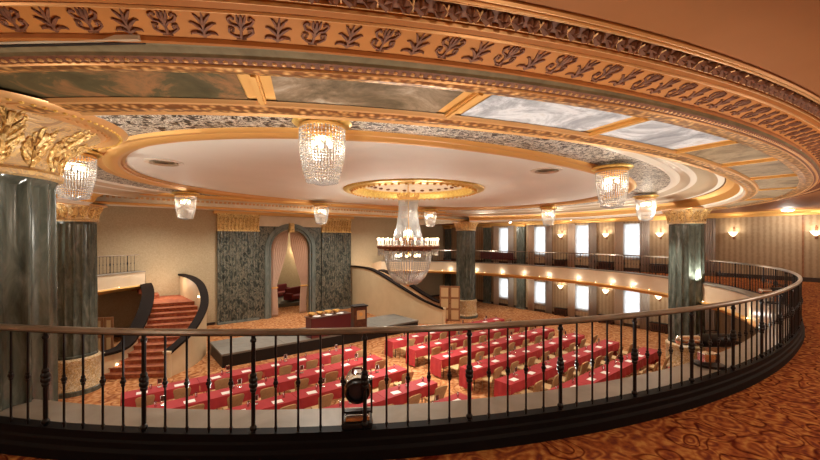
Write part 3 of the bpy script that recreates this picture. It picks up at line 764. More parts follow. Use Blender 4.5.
# ------------------------------------------------------------------ window wall dressing
for k, (y, lo, hi, word) in enumerate([(20.6,0,2.72,'lower'),(17.25,0,2.72,'lower'),(25.3,0,2.72,'lower'),(20.6,GZ,6.55,'upper'),(17.25,GZ,6.55,'upper'),(25.3,GZ,6.55,'upper')]):
    where = {20.6:'left of the farthest window', 17.25:'right of the farthest window', 25.3:'in the far corner'}[y]
    t = thing('marble_pilaster', 'dark green %s level pilaster %s' % (word, where), 'pilaster', (X1, y, lo), pi/2*0)
    m_ = MB(); pts = [(0,-.36)]+[(-.16+.03*abs(sin(pi*5*j/30)), -.36+.72*j/30) for j in range(31)]+[(0,.36)]
    m_.prism(pts, .12, hi-lo-.18).build('shaft', 'marble', t)
    MB().box(-.2,-.4,0,0,.4,.12).build('base', 'marble_trim', t); MB().box(-.2,-.4,hi-lo-.18,0,.4,hi-lo).build('capital', 'gold_plain', t)
names_w = ['farthest','second farthest','middle','second nearest','nearest']
for li, (lo, hi, b0, b1) in enumerate([(.62,2.22,.02,2.6),(4.25,6.33,GZ+.02,6.45)]):
    lv = ('lower','upper')[li]
    for i, y in enumerate(WY):
        for sg, side in ((1,'left'),(-1,'right')):
            t = thing('window_drape', 'long grey beige drape %s of the %s %s window' % (side, names_w[i], lv), 'curtain', (X1-.12, y+sg*.72, b0), 0, 'window drapes')
            rows = []
            for a in range(2):
                rows.append([(.035*sin(2*pi*5*j/50), -.26+.52*j/50, a*(b1-b0)) for j in range(51)])
            MB().quadgrid(rows).build('cloth', 'drape_beige' if sg > 0 else 'drape_grey', t, True, solid=.008)
        o = MB().quadgrid([[(X1-.02+.015*sin(2*pi*9*j/60), y-WH+2*WH*j/60, z) for j in range(61)] for z in (lo-.15, hi)]).build('sheer_curtain', 'sheer', None, True, solid=.004)
        tag(o, 'white sheer curtain glowing in the %s %s window' % (names_w[i], lv), 'curtain', 'sheer window curtains')
    for i, y in enumerate([13.93,10.86,7.88]):
        t = thing('radiator_cabinet', 'low dark cabinet under the %s sconce, %s level' % (('far','middle','near')[i], lv), 'cabinet', (X1-.18, y, b0-.02))
        MB().box(-.14,-.42,.06,.14,.42,.50).build('body', 'wood_dark', t, bevel=.01); MB().box(-.17,-.45,.5,.17,.45,.53).build('top', 'black', t); 
        g = MB()
        for j in range(7): g.box(-.15,-.36+j*.105,.14,-.14,-.30+j*.105,.42)
        g.build('grille', 'black', t)
        for s_ in (-1,1): MB().box(-.12,s_*.37-.04,0,.12,s_*.37+.04,.06).build('foot', 'black', t)
def sconce(y, z, label):
    t = thing('wall_sconce', label, 'wall light', (X1, y, z), 0, 'wall sconces')
    MB().box(-.03,-.05,-.26,0,.05,.30).box(-.05,-.03,.22,0,.03,.36).build('backplate', 'bronze', t, bevel=.01)
    MB().poly([(-.03,0,-.1),(-.12,0,-.16),(-.2,0,-.1)], .012).build('arm', 'bronze', t)
    MB().lathe([(.03,-.12),(.10,-.06),(.16,.04),(.20,.10),(.19,.10),(.14,.02),(.03,-.08)], c=(-.21,0,0), n=20).build('shade', 'shade', t, True)
    MB().ball((-.21,0,.03), .05, 8, 6).build('bulb', 'bulb', t)
for y, l in ((13.93,'farthest upper wall sconce, between two windows'),(10.86,'upper wall sconce seen left of the right column'),(7.85,'upper wall sconce just beside the right column'),(4.6,'upper wall sconce on striped wall right of the column'),(1.75,'upper wall sconce at the right edge of the picture')):
    sconce(y, 5.62, l)
for y, l in ((13.93,'farthest lower wall sconce under the gallery'),(10.86,'middle lower wall sconce under the gallery'),(7.9,'nearest lower wall sconce under the gallery')): sconce(y, 2.02, l)
# console furniture on the far gallery: long dark bench by the far column
t = thing('gallery_bench', 'long dark bench behind the far gallery railing', 'bench', (23.6, 18.6, GZ), pi/2)
MB().box(-1.6,-.2,.4,1.6,.2,.5).build('seat', 'wine', t, bevel=.02); MB().box(-1.6,.18,.4,1.6,.24,.95).build('backrest', 'wine', t, bevel=.02)
for a in (-1.5,1.5):
    for b in (-.16,.16): MB().box(a-.03,b-.03,0,a+.03,b+.03,.4).build('leg', 'black', t)
# ceiling light in the gallery
def clight(x, y, z, label, r=.26, power=0, parent_mat='lamp_white'):
    t = thing('ceiling_light', label, 'ceiling light', (x, y, z), 0, 'flush ceiling lights')
    MB().lathe([(r,0),(r,-.03),(r*.86,-.05),(r*.86,-.02)], n=28).build('rim', 'gold_plain', t, True)
    MB().lathe([(r*.84,-.02),(r*.8,-.07),(r*.5,-.11),(.02,-.125)], n=28).build('diffuser', parent_mat, t, True)
    return t
clight(23.75, 2.55, 6.72, 'flush glowing ceiling light over the gallery at the right')

# ------------------------------------------------------------------ lights
def light(kind, loc, power, color, size=.1, **kw):
    l = bpy.data.lights.new('lamp', kind); l.energy = power; l.color = color
    if kind == 'POINT': l.shadow_soft_size = size
    if kind == 'SPOT': l.shadow_soft_size = size; l.spot_size = kw.get('angle', 2.); l.spot_blend = .8
    if kind == 'AREA': l.shape = 'DISK'; l.size = size
    o = bpy.data.objects.new('lamp_light', l); COL.objects.link(o); o.location = loc
    if 'rot' in kw: o.rotation_euler = kw['rot']
    o['kind'] = 'structure'
    return o
WARM = (1,.82,.62); SOFT = (1,.94,.82)

# crystal basket lights
def basket_proto():
    t = thing('crystal_light', '', 'chandelier', (0,0,0), 0, 'crystal basket lights round the dome')
    MB().lathe([(.44,0),(.46,-.03),(.42,-.06),(.36,-.05)], n=32).build('mount', 'gold_bright', t, True)
    MB().lathe([(.345,-.07),(.36,-.085),(.36,-.12),(.345,-.135),(.33,-.12),(.33,-.085)], n=32).build('ring', 'gold_plain', t, True)
    st = MB(); n = 40
    for k in range(n):
        a = 2*pi*k/n+.01
        for j in range(17):
            f = j/16; r = .345*(1-.30*f**2.6); z = -.14-.78*f
            st.ball((r*cos(a), r*sin(a), z), .0155, 5, 3, (1,1,1.35))
    for k in range(26):
        a = 2*pi*k/26
        for j in range(7):
            f = j/7; r = .24*(1-f); st.ball((r*cos(a), r*sin(a), -.94-.05*f), .018, 5, 3)
    so = st.build('strands', 'crystal', t); so['kind'] = 'stuff'
    for k in range(5):
        a = 2*pi*k/5; MB().ball((.14*cos(a), .14*sin(a), -.34), .035, 8, 6, (1,1,1.5)).build('bulb', 'bulb', t)
    MB().tube((0,0,-.02),(0,0,-.24),.012).lathe([(.16,-.24),(.17,-.26),(.02,-.28)], n=16).build('lamp_holder', 'gold_plain', t)
    return t
BK = [((2.56,5.42),'large crystal basket light hanging nearest the viewer, upper centre-left'),((-.62,10.2),'crystal basket light just right of the big near column capital'),
      ((2.10,16.0),'small crystal basket light on the left before the tan wall'),((7.9,16.85),'small crystal basket light above the curtained arch'),
      ((14.3,16.1),'small crystal basket light right behind the great chandelier'),((18.2,11.0),'small crystal basket light left of the right pair, before the far windows'),
      ((9.35,3.98),'large crystal basket light on the right side of the dome'),((16.5,5.75),'crystal basket light beside the right column capital')]
bz = [7.16, 7.12, 7.06, 7.06, 7.06, 7.06, 7.06, 7.06]
pr_ = basket_proto()
for i, ((x, y), lab) in enumerate(BK):
    if i == 0: pr_.location = (x, y, bz[0]); pr_['label'] = lab
    else: dup(pr_, (x, y, bz[i]), i*.3, lab)
    light('POINT', (x, y, bz[i]-.40), 9, SOFT, .10)
    light('SPOT', (x, y, bz[i]-1.05), 330, SOFT, .18, angle=radians(125), rot=(0,0,0))  # added downward fill below each basket, brightens floor and walls

# great chandelier
CX, CY = 8.88, 11.28
t = thing('grand_chandelier', 'great crystal chandelier with a ring of candle lamps', 'chandelier', (CX, CY, 7.56))
def Z(z): return z-7.56
MB().lathe([(.14,0),(.16,-.04),(.05,-.1),(.02,-.12)], n=20).build('canopy', 'gold_plain', t, True)
ch = MB()
for k in range(7): 
    z = -.12-k*.075; ch.box(-.022,-.008,z-.07,.022,.008,z) if k % 2 else ch.box(-.008,-.022,z-.07,.008,.022,z)
ch.build('chain', 'gold_plain', t)
cr = MB(); cr.lathe([(.36,Z(6.82)),(.38,Z(6.86)),(.38,Z(6.92)),(.34,Z(6.94))], n=32)
for k in range(12):
    a = 2*pi*k/12; d = Vector((cos(a), sin(a), 0)); cr.poly([d*.36+Vector((0,0,Z(6.92))), d*.42+Vector((0,0,Z(7.03))), d*.40+Vector((0,0,Z(7.12)))], [.025,.03,.01], 6)
    if k % 3 == 0: cr.tube(d*.34+Vector((0,0,Z(6.92))), Vector((0,0,Z(7.10))), .01)
cr.build('crown', 'gold_plain', t, True)
cc_ = MB(); n = 44
for k in range(n):
    a = 2*pi*k/n
    for j in range(30):
        f = j/29; z = 6.82-1.50*f; r = .36+.22*f**1.6-.04*sin(pi*f)
        cc_.ball((r*cos(a), r*sin(a), Z(z)), .022, 5, 3, (1,1,1.3))
o = cc_.build('upper_strands', 'crystal', t); o['kind'] = 'stuff'
cc_ = MB()
for k in range(52):
    a = 2*pi*k/52
    for j in range(26):
        f = j/25; z = 4.92-1.28*sin(f*pi/2); r = .90*cos(f*pi/2*.96)**.75
        cc_.ball((r*cos(a), r*sin(a), Z(z)), .027, 5, 3, (1,1,1.3))
for k in range(36):      # swags from the candle ring inward
    a = 2*pi*k/36
    for j in range(9):
        f = j/8; r = 1.15-.27*f; z = 4.95-.16*sin(pi*f)-.04*f; cc_.ball((r*cos(a), r*sin(a), Z(z)), .02, 5, 3)
    for j in range(4): cc_.ball((1.15*cos(a+.08), 1.15*sin(a+.08), Z(4.9-.05*j)), .022, 5, 3, (1,1,1.4))
    for j in range(5): cc_.ball((.62*cos(a+.05), .62*sin(a+.05), Z(5.30-.06*j)), .024, 5, 3, (1,1,1.4))
o = cc_.build('lower_strands', 'crystal', t); o['kind'] = 'stuff'
MB().ball((0,0,Z(3.60)), .06, 10, 6, (1,1,1.3)).tube((0,0,Z(3.66)),(0,0,Z(3.72)),.03).build('finial', 'gold_plain', t, True)
rg = MB().lathe([(1.16,Z(4.98)),(1.19,Z(5.02)),(1.19,Z(5.08)),(1.14,Z(5.10)),(1.10,Z(5.04))], n=48)
rg.lathe([(.90,Z(4.90)),(.93,Z(4.93)),(.93,Z(4.98)),(.88,Z(4.96))], n=48).lathe([(.58,Z(5.30)),(.62,Z(5.33)),(.60,Z(5.38)),(.56,Z(5.34))], n=40)
rg.build('ring_frame', 'bronze', t, True)
ar_ = MB()
for k in range(12):
    a = 2*pi*k/12; d = Vector((cos(a), sin(a), 0)); ar_.poly([Vector((0,0,Z(4.95)))+d*.1, d*.5+Vector((0,0,Z(4.9))), d*.9+Vector((0,0,Z(4.95))), d*1.15+Vector((0,0,Z(5.04)))], [.03,.022,.02,.018], 6)
ar_.tube((0,0,Z(4.7)),(0,0,Z(6.9)),.035).lathe([(.05,Z(5.0)),(.16,Z(5.2)),(.2,Z(5.5)),(.12,Z(5.75)),(.05,Z(5.85))], n=16).build('stem_and_arms', 'gold_plain', t, True)
for k in range(28):
    a = 2*pi*k/28; x, y = 1.16*cos(a), 1.16*sin(a)
    c = MB().lathe([(.02,Z(5.08)),(.055,Z(5.12)),(.06,Z(5.14)),(.02,Z(5.14)),(.02,Z(5.30))], c=(x,y,0), n=10).build('candle', 'candle', t, True)
    MB().ball((x,y,Z(5.345)), .026, 6, 5, (1,1,1.8)).build('bulb', 'bulb', c)
for k in range(8):
    a = 2*pi*k/8; MB().ball((.45*cos(a), .45*sin(a), Z(4.72)), .05, 8, 6).build('bulb', 'bulb', t)
for k in range(6):
    a = 2*pi*k/6+.3; light('POINT', (CX+1.25*cos(a), CY+1.25*sin(a), 5.6), 26, SOFT, .12)
light('POINT', (CX, CY, 4.6), 10, SOFT, .2); light('SPOT', (CX, CY, 3.45), 500, SOFT, .3, angle=radians(160), rot=(0,0,0))  # the spot is added fill below the finial to light the hall

# ------------------------------------------------------------------ staircases
def cat(P, t):
    n = len(P)-1; f = max(0, min(n-1e-6, t*n)); i = int(f); f -= i
    a, b, c, d = P[max(0,i-1)], P[i], P[i+1], P[min(n, i+2)]
    return tuple(.5*((2*b[k])+(-a[k]+c[k])*f+(2*a[k]-5*b[k]+4*c[k]-d[k])*f*f+(-a[k]+3*b[k]-3*c[k]+d[k])*f**3) for k in range(len(b)))
def stair(mirror, label):
    mx = (lambda x: 18.0-x) if mirror else (lambda x: x)
    t = thing('staircase', label, 'staircase', (mx(1.5), 20, 0)); ox, oy = mx(1.5), 20
    out = [(1.65,17.15,.97),(2.55,18.05,1.50),(3.30,19.5,2.30),(3.50,21.3,2.95),(3.38,23.2,3.25),(3.16,25.90,3.27)]
    inn = [(-.42,18.50,.95),(.30,18.95,1.02),(.78,20.0,1.50),(1.12,21.1,2.05),(1.34,22.4,2.55),(1.38,23.7,2.85),(1.36,24.6,2.95)]
    def L(p, z=None): return (mx(p[0])-ox, p[1]-oy, p[2] if z is None else z)
    def sw(pts, th, name, m, z0=0, ztop=0, n=40):
        A, B = [], []
        for k in range(n+1):
            p = cat(pts, k/n); q = cat(pts, min(1, k/n+.01)); r = cat(pts, max(0, k/n-.01)); d = Vector((q[0]-r[0], q[1]-r[1])).normalized(); nn = Vector((-d.y, d.x))*th/2
            A.append((p[0]+nn.x, p[1]+nn.y, p[2]+ztop)); B.append((p[0]-nn.x, p[1]-nn.y, p[2]+ztop))
        if z0 == 'cap': lowA = [(a[0],a[1],a[2]-.10) for a in A]; lowB = [(a[0],a[1],a[2]-.10) for a in B]
        else: lowA = [(a[0],a[1],z0) for a in A]; lowB = [(a[0],a[1],z0) for a in B]
        R4 = [[L(a) for a in row] for row in (lowA, A, B, lowB)]
        m_ = MB().quadgrid(R4, False, True)
        m_.f.append((0, n+1, 2*(n+1), 3*(n+1))); m_.f.append((n, 2*n+1, 3*n+2, 4*n+3))
        return m_.build(name, m, t)
    sw(out, .16, 'outer_wall', 'stair_wall', 0, -.04)
    sw(out, .34, 'outer_cap', 'stair_cap', 'cap', .04)
    sw(inn, .14, 'inner_wall', 'stair_wall', 0, -.04)
    sw(inn, .52, 'inner_cap', 'stair_cap', 'cap', .04)
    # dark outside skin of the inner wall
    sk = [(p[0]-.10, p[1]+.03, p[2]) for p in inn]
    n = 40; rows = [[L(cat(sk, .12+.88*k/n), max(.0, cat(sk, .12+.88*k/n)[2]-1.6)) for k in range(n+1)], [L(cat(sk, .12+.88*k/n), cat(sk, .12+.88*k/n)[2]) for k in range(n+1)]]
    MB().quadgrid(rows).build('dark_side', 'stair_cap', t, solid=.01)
    # newels
    for p in (out[0], inn[0]):
        q = L(p, 0); MB().lathe([(.13,0),(.13,p[2]-.06),(.17,p[2]-.03),(.17,p[2]+.05)], c=(q[0],q[1],0), n=20).build('newel', 'stair_wall', t, True)
    # steps
    ns = 12; st = MB(); ed = MB()
    for k in range(ns):
        f0, f1 = k/ns, (k+1)/ns
        a0, a1 = cat(out, f0*.80), cat(out, f1*.80); b0, b1 = cat(inn, f0*.80), cat(inn, f1*.80)
        z = 2.07*(k+1)/ns
        P4 = [L((a0[0],a0[1]),0)[:2], L((a1[0],a1[1]),0)[:2], L((b1[0],b1[1]),0)[:2], L((b0[0],b0[1]),0)[:2]]
        st.prism(P4, 0, z)
        dd = Vector((a0[0]-a1[0], a0[1]-a1[1])).normalized()*.03; e = L((a0[0]+dd.x, a0[1]+dd.y), z); g = L((b0[0]+dd.x, b0[1]+dd.y), z)
        ed.tube(e, g, .022, n=6)
    st.build('steps', 'carpet_stair', t); ed.build('nosing', 'tread_edge', t)
    a, b = cat(out, .8), cat(inn, .8)
    ld = [L((a[0],a[1]),0)[:2], L((3.16,25.9),0)[:2], L((1.45,25.9),0)[:2], L((b[0],b[1]),0)[:2]]
    MB().prism(ld, 0, 2.07).build('landing', 'carpet_stair', t)
    # upper flight towards the gallery
    up = MB()
    for k in range(6):
        xa = 2.0-k*.3; z = 2.07+1.34*(k+1)/6
        x_a, x_b = mx(xa)-ox, mx(xa-.34)-ox; up.box(min(x_a,x_b), 24.85-oy, z-.35, max(x_a,x_b), 25.9-oy, z)
    up.build('upper_steps', 'carpet_stair', t)
    # step lights on the inner faces
    for i, f in enumerate((.10,.45,.62)):
        src = inn if i < 1 or mirror else out
        p = cat(src, f); z = p[2]-.55; q = L(p, z); s_ = (.12 if src is inn else -.12)*(-1 if mirror else 1)
        MB().ball((q[0]+s_, q[1], z), .05, 8, 5, (.6,1,.8)).build('step_light', 'lamp_warm', t)
    return t
stair(False, 'curved carpeted staircase with black capped walls at the left')
stair(True, 'curved staircase with cream wall right of the curtained arch')
for mxx in (1, -1):
    x = 9+mxx*7.0; light('POINT', (9-mxx*6.6 if mxx > 0 else 15.6, 24.6, 3.0), 22, WARM, .08)
# handrail of the upper flight and folding screens at the foot of the stairs
def screen(x0, y0, x1, y1, h, label):
    a = atan2(y1-y0, x1-x0); L_ = hypot(x1-x0, y1-y0); t = thing('panelled_door_screen', label, 'screen', ((x0+x1)/2, (y0+y1)/2, 0), a)
    for s_ in (-1,1):
        p = MB().box(s_*L_/4-L_/4+.01, -.03, 0.0, s_*L_/4+L_/4-.01, .03, h).build('leaf', 'wood_mid', t, bevel=.01)
        for j in range(3):
            z = .12+j*(h-.1)/3; MB().box(s_*L_/4-L_/4+.1, -.045, z, s_*L_/4+L_/4-.1, -.02, z+(h-.1)/3-.14).build('inset', 'inset', p)
    return t
screen(16.85, 18.05, 17.75, 17.05, 2.3, 'tall brown panelled screen beside the far column')
screen(-.62, 19.5, .02, 19.3, 2.2, 'brown panelled screen under the left gallery beside the stairs')

# ------------------------------------------------------------------ stage, lectern, buffet
t = thing('stage_platform', 'low grey stage platform with black skirt before the arch', 'stage', (8.8, 18.2, 0))
for i in range(4):
    for j in range(2):
        x0 = -5.3+i*2.65; y0 = -1.3+j*1.25
        MB().box(x0+.006, y0+.006, .50, x0+2.644, y0+1.244, .58).build('deck', 'stage', t)
MB().box(-5.27,-1.27,0,5.27,1.17,.50).build('skirt', 'black', t)
t = thing('buffet_counter', 'dark brown draped counter standing on the stage', 'table', (8.5, 17.25, .58), .04)
MB().box(-1.1,-.32,0,1.1,.32,.94).build('skirt', 'wine', t, bevel=.02); MB().box(-1.14,-.36,.94,1.14,.36,.98).build('top', 'wood_dark', t, bevel=.01)
BT = t
for i, x in enumerate((7.8, 8.4, 9.05)):
    o = MB().lathe([(.05,0),(.14,.01),(.2,.03),(.2,.035),(.13,.018),(.02,.015)], n=20).build('plate', 'paper', None, True); o.location = (x, 17.12, 1.56)
    tag(o, '%s white plate on the dark stage counter' % ('left','middle','right')[i], 'plate', 'plates on the stage counter')
for i, x in enumerate((7.65, 8.1, 8.55, 9.0)):
    o = thing('basket_bowl', '%s gold bowl from the left on the stage counter' % ORD[i], 'bowl', (x, 17.44, 1.56))
    MB().lathe([(.06,0),(.15,.06),(.19,.16),(.18,.17),(.13,.07),(.02,.03)], n=20).build('bowl', 'gold_plain', o, True)
t = thing('lectern', 'dark wooden lectern with a cream emblem panel on the stage', 'lectern', (10.15, 17.1, .58), -.12)
MB().box(-.36,-.25,0,.36,.25,1.24).build('body', 'wood_dark', t, bevel=.02)
MB().box(-.42,-.3,1.24,.42,.3,1.31).build('top', 'black', t, bevel=.015)
MB().box(-.22,-.275,.60,.24,-.25,1.06).build('emblem_panel', 'inset', t)
MB().lathe([(.10,0),(.10,.012)], n=20, mtx=Matrix.Translation((0,-.275,.86)) @ Matrix.Rotation(pi/2,4,'X')).build('emblem', 'gold_plain', t)

# ------------------------------------------------------------------ tables and chairs
TW, TD, TH = 1.98, .60, .74
def table_proto():
    t = thing('banquet_table', '', 'table', (0,0,0), 0, 'folding banquet tables under red cloths')
    MB().box(-TW/2+.01,-TD/2+.01,.70,TW/2-.01,TD/2-.01,.73).build('tabletop', 'wood_mid', t)
    for sx in (-1,1):
        for sy in (-1,1): MB().tube((sx*(TW/2-.2),sy*.22,0),(sx*(TW/2-.2),sy*.22,.70),.014,n=6).build('leg', 'iron', t)
    return t
def cloth_mesh(endl, endr):
    # flat top with soft drops; near side short, far side long, ends to the floor
    m_ = MB(); n = 40
    x0, x1, y0, y1 = -TW/2, TW/2, -TD/2-.008, TD/2+.008
    m_.quadgrid([[(x0,y0,.742),(x1,y0,.742)],[(x0,y1,.742),(x1,y1,.742)]])
    def side(pa, pb, nx, ny, drop, k=26, fl=.018):
        rows = []
        for i in range(4):
            f = i/3; row = []
            for j in range(k+1):
                u = j/k; w = fl*f*sin(2*pi*u*(k/5.2))+.02*f
                row.append((pa[0]+(pb[0]-pa[0])*u+nx*w, pa[1]+(pb[1]-pa[1])*u+ny*w, .742-drop*f))
            rows.append(row)
        m_.quadgrid(rows)
    side((x0,y0),(x1,y0),0,-1,.30); side((x0,y1),(x1,y1),0,1,.30)
    if endl: side((x0,y0),(x0,y1),-1,0,.68,12)
    else: side((x0,y0),(x0,y1),0,0,.10,8,.004)
    if endr: side((x1,y0),(x1,y1),1,0,.68,12)
    return m_
CL = {}
def cloth(x, y, el, er, label):
    k = (el, er)
    if k not in CL: o = cloth_mesh(el, er).build('tablecloth', 'cloth', None, True); CL[k] = o
    else: o = CL[k].copy(); COL.objects.link(o)
    o.location = (x, y, 0); tag(o, label, 'tablecloth', 'red tablecloths'); return o
def chair_proto():
    t = thing('banquet_chair', '', 'chair', (0,0,0), 0, 'tan banquet chairs at the tables')
    MB().box(-.22,-.20,.41,.22,.22,.48).build('seat', 'chair_fabric', t, bevel=.025)
    bk = MB(); rows = []
    pts = [(-.15,.44),(-.175,.66),(-.215,.88),(-.20,.925),(-.14,.94),(0,.945),(.14,.94),(.20,.925),(.215,.88),(.175,.66),(.15,.44)]
    n = len(pts)
    def yy(z): return -.20-.16*(z-.44)/.5
    f_ = [(x, yy(z)-.022, z) for x, z in pts]; b_ = [(x, yy(z)+.022, z) for x, z in pts]
    bk.v = f_+b_; bk.f = [tuple(range(n)), tuple(range(2*n-1, n-1, -1))]+[(i, (i+1) % n, n+(i+1) % n, n+i) for i in range(n)]
    bk.build('backrest', 'chair_fabric', t, bevel=.012)
    for sx in (-1,1):
        MB().tube((sx*.19,-.19,.42),(sx*.2,-.25,0),.014,n=6).build('leg', 'chair_frame', t); MB().tube((sx*.19,.19,.42),(sx*.2,.22,0),.014,n=6).build('leg', 'chair_frame', t)
    return t
def glass_mesh(): return MB().lathe([(.03,0),(.033,.005),(.038,.14),(.036,.14),(.029,.01),(.001,.008)], n=12)
tp_, cp_ = table_proto(), chair_proto()
gm = glass_mesh().build('water_glass', 'drink_glass', None, True)
padm = MB().box(-.14,-.105,0,.14,.105,.006).build('note_pad', 'paper', None)
def card_proto():
    t = thing('card_stand', '', 'card stand', (0,0,0), 0, 'card stands on the tables')
    f = MB(); 
    for a, b in (((-.06,0,.01),(-.06,0,.25)),((.06,0,.01),(.06,0,.25)),((-.06,0,.25),(.06,0,.25)),((-.06,0,.10),(.06,0,.10))): f.tube(a, b, .009, n=5)
    f.build('wire_frame', 'chrome', t); MB().lathe([(.07,0),(.07,.008),(.02,.014)], n=14).build('base', 'chrome', t, True); MB().box(-.052,-.002,.11,.052,.002,.245).build('card', 'wood_dark', t)
    return t
cs_ = card_proto()
first = dict(t=True, c=True, g=True, p=True, k=True)
rows_y = [14.12-1.57*i for i in range(7)]
def use(key, proto, loc, rz, label, tree=True):
    if first[key]:
        first[key] = False; proto.location = loc; proto.rotation_euler = (0,0,rz); proto['label'] = label; return proto
    if tree: return dup(proto, loc, rz, label)
    o = proto.copy(); COL.objects.link(o); o.location = loc; o.rotation_euler = (0,0,rz); o['label'] = label; return o
gm['category'] = 'glass'; gm['group'] = 'water glasses on the red tables'; padm['category'] = 'notepad'; padm['group'] = 'note pads on the red tables'
for blk, xa, nrow in (('left', .18, 5), ('right', 9.78, 7)):
    for r in range(nrow):
        y = rows_y[r]-TD/2
        row_w = '%s row from the stage' % ORD[r]
        for j in range(4):
            x = xa+TW/2+j*(TW+.010)
            if blk == 'right' and r == 6 and j == 3: continue
            place = '%s in %s, %s block' % (ORD[j], row_w, blk)
            use('t', tp_, (x, y, 0), 0, 'folding table, '+place)
            cloth(x, y, j == 0, j == 3, 'red tablecloth, '+place)
            use('k', cs_, (x+R.uniform(-.1,.1), y+.12, .744), R.uniform(-.2,.2), 'chrome card stand on table '+place)
            for q in (0, 1):
                if blk == 'right' and r == 5 and j == 3 and q == 1: continue
                cx_ = x+(-.49 if q == 0 else .49); seat = ORD[j*2+q]; pl = '%s seat from left in %s, %s block' % (seat, row_w, blk)
                use('c', cp_, (cx_+R.uniform(-.05,.05), y-TD/2-.38+R.uniform(-.04,.05), 0), R.uniform(-.08,.08), 'tan banquet chair, '+pl)
                use('p', padm, (cx_+R.uniform(-.03,.03), y-.10, .744), R.uniform(-.12,.12), 'white note pad, '+pl, False)
                use('g', gm, (cx_+.22, y+.08+R.uniform(-.03,.03), .744), 0, 'water glass, '+pl, False)

# ------------------------------------------------------------------ stage lamps on the ledge
def spot_head(x, y, a, label):
    t = thing('stage_spotlight', label, 'spotlight', (x, y, GL), a)
    MB().box(-.13,-.11,0,.13,.11,.05).build('base', 'black', t, bevel=.01)
    MB().box(-.11,-.09,.05,.11,.09,.11).build('base_box', 'chrome', t, bevel=.015)
    y_ = MB()
    for s_ in (-1,1): y_.box(s_*.125-.008,-.03,.10,s_*.125+.008,.03,.40)
    y_.box(-.13,-.03,.11,.13,.03,.125).build('yoke', 'black', t)
    mt = Matrix.Translation((0,0,.33)) @ Matrix.Rotation(-radians(78),4,'X')
    MB().lathe([(.04,-.2),(.10,-.17),(.125,-.05),(.125,.03),(.12,.05)], n=24, mtx=mt @ Matrix.Rotation(pi,4,'X')).build('housing', 'chrome', t, True)
    MB().lathe([(.095,.04),(.105,.05),(.105,.10),(.09,.10),(.085,.06)], n=24, mtx=mt @ Matrix.Rotation(pi,4,'X')).build('lens_hood', 'black', t, True)
    MB().lathe([(.088,.055),(.08,.07),(.02,.08)], n=24, mtx=mt @ Matrix.Rotation(pi,4,'X')).build('lens', 'blue_glass', t, True)
    MB().poly([(-.05,.02,.43),(-.04,.02,.49),(.04,.02,.49),(.05,.02,.43)], .01).build('handle', 'red_velvet', t)
    return t
spot_head(1.72, 2.92, -.55, 'chrome spotlight with black hood on the ledge, facing the viewer')
def follow(x, y, a, label):
    t = thing('follow_spot', label, 'spotlight', (x, y, GL), a)
    MB().lathe([(.17,0),(.17,.03),(.05,.05)], n=24).build('foot', 'black', t, True)
    MB().box(-.10,-.07,.05,.10,.07,.17).build('stand_box', 'chrome', t, bevel=.01)
    MB().tube((0,0,.16),(0,0,.27),.025).build('stem', 'chrome', t)
    rt = Matrix.Rotation(pi/2,4,'Y')
    MB().lathe([(.02,-.42),(.06,-.40),(.065,-.12)], n=20, mtx=Matrix.Translation((0,0,.33)) @ rt).build('barrel', 'chrome', t, True)
    MB().lathe([(.066,-.13),(.085,-.10),(.09,.22),(.075,.30),(.02,.31)], n=20, mtx=Matrix.Translation((0,0,.33)) @ rt).build('housing', 'black', t, True)
    MB().poly([(-.05,0,.42),(-.05,0,.46),(.12,0,.46),(.12,0,.42)], .009).build('handle', 'black', t)
    return t
def ledge_pt(t, off=-.24): return gal(t, off)
def t_near(x, y): return min(RUN, key=lambda t: hypot(gal(t,-.24)[0]-x, gal(t,-.24)[1]-y))
p = ledge_pt(t_near(6.09, 1.45)); follow(p[0], p[1], -.672, 'black and chrome follow spot lying level on the near ledge at the right')
p = ledge_pt(t_near(13.4, 1.95)); follow(p[0], p[1], -.672+.1, 'black follow spot on the ledge at the far right bend')

# ------------------------------------------------------------------ fascia spot lamps
fs = None
tgt = [(524,271),(547,271),(574.6,272),(603.5,273),(634,275),(655,281),(711,293),(732,296)]
for i, (x, y) in enumerate([(21.9,16.6),(22.0,14.9),(21.95,12.9),(21.8,10.9),(21.2,8.8),(20.6,7.5),(14.9,2.7),(21.2,18.6),(20.1,20.5)]):
    tt = t_near(x, y); p = gal(tt, -.47)
    if fs is None:
        t = thing('fascia_lamp', '', 'uplight', (*p, 2.93), 0, 'small uplights on the gallery cornice')
        MB().lathe([(.03,0),(.045,.03),(.04,.03),(.02,.01)], n=12).build('housing', 'gold_plain', t, True); MB().ball((0,0,.025), .02, 8, 5).build('bulb', 'bulb', t); fs = t
    else: t = dup(fs, (*p, 2.93))
    t['label'] = '%s uplight along the far gallery front' % ORD[i]
    q = gal(tt, -.56); light('POINT', (q[0], q[1], 3.12), 2.2, SOFT, .03)

# uplights added on the cornice all round the opening to wash the ceiling
for k in range(18):
    tt = RUN[int((k+.5)*len(RUN)/18)]; p = gal(tt, -.62)
    t = dup(fs, (*gal(tt, -.47), 2.93)); t['label'] = '%s added wash uplight counted round the gallery cornice' % (ORD+['thirteenth','fourteenth','fifteenth','sixteenth','seventeenth','eighteenth'])[k]
    light('SPOT', (p[0], p[1], 3.78), 0 if p[1] > 23 else 170, SOFT, .12, angle=radians(140), rot=(pi,0,0))
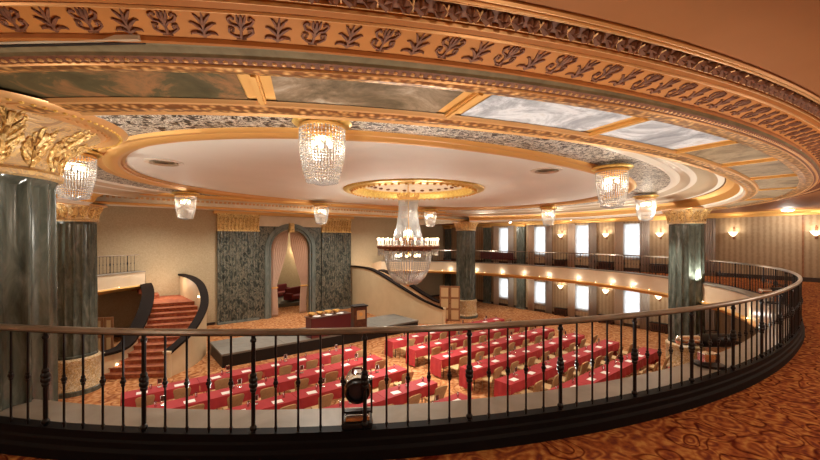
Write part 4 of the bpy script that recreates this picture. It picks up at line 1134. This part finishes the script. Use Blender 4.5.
# ------------------------------------------------------------------ general light: gallery lamp and sconces, plus added fill lights
for x, y in ((1.5,-2.4),(7.5,-2.4),(14,-2.4),(20.5,-2.0),(-4.9,2.5),(-5.4,9.5)):
    clight(x, y, 6.72, 'flush fill light added out of view above the near gallery'); light('POINT', (x, y, 6.35), 100, WARM, .2)  # added out of view as fill for the near ceiling and carpet
light('POINT', (23.75, 2.55, 6.4), 35, SOFT, .15)
for y in (8, 12.5, 17): light('POINT', (23.4, y, 2.45), 34, SOFT, .15)  # added fill under the gallery for the lower window wall, no fixtures
for y in (13.93,10.86,7.85,4.6,1.75): light('POINT', (X1-.36, y, 5.75), 7, SOFT, .08)
for y in (13.93,10.86,7.9): light('POINT', (X1-.36, y, 2.15), 5, SOFT, .08)
light('POINT', (14, 33, 5), 160, WARM, .3)
for i, x in enumerate((1.6, 6.2, 11.8, 16.4)):
    clight(x, 22.6, 7.38, '%s added flush fill light from the left above the stage' % ORD[i])
    light('SPOT', (x, 22.6, 7.2), 520, SOFT, .2, angle=radians(150))  # added behind the beam to brighten the arch wall
for i, y in enumerate((7.8, 12.45, 17.2)):
    clight(23.3, y, 6.72, '%s small added fill light over the far gallery, counted from the right' % ORD[i], .13)
    light('POINT', (23.3, y, 6.2), 45, SOFT, .12)  # added to brighten the upper window wall

# ------------------------------------------------------------------ world, camera, view
w = bpy.data.worlds.new('world'); sc.world = w; w.use_nodes = True
w.node_tree.nodes['Background'].inputs['Color'].default_value = (.88,.94,1,1); w.node_tree.nodes['Background'].inputs['Strength'].default_value = 1.25
cam = bpy.data.cameras.new('camera'); co = bpy.data.objects.new('camera', cam); COL.objects.link(co)
cam.sensor_width = 36; cam.lens = 372.946/820*36; cam.shift_y = 10.14/820; cam.clip_start = .05
co.location = (0, 0, 5.31); co.rotation_euler = (pi/2, 0, -.672)
sc.camera = co
vs = sc.view_settings; vs.view_transform = 'Standard'; vs.look = 'None'; vs.gamma = 1; vs.exposure = .85; vs.use_curve_mapping = False
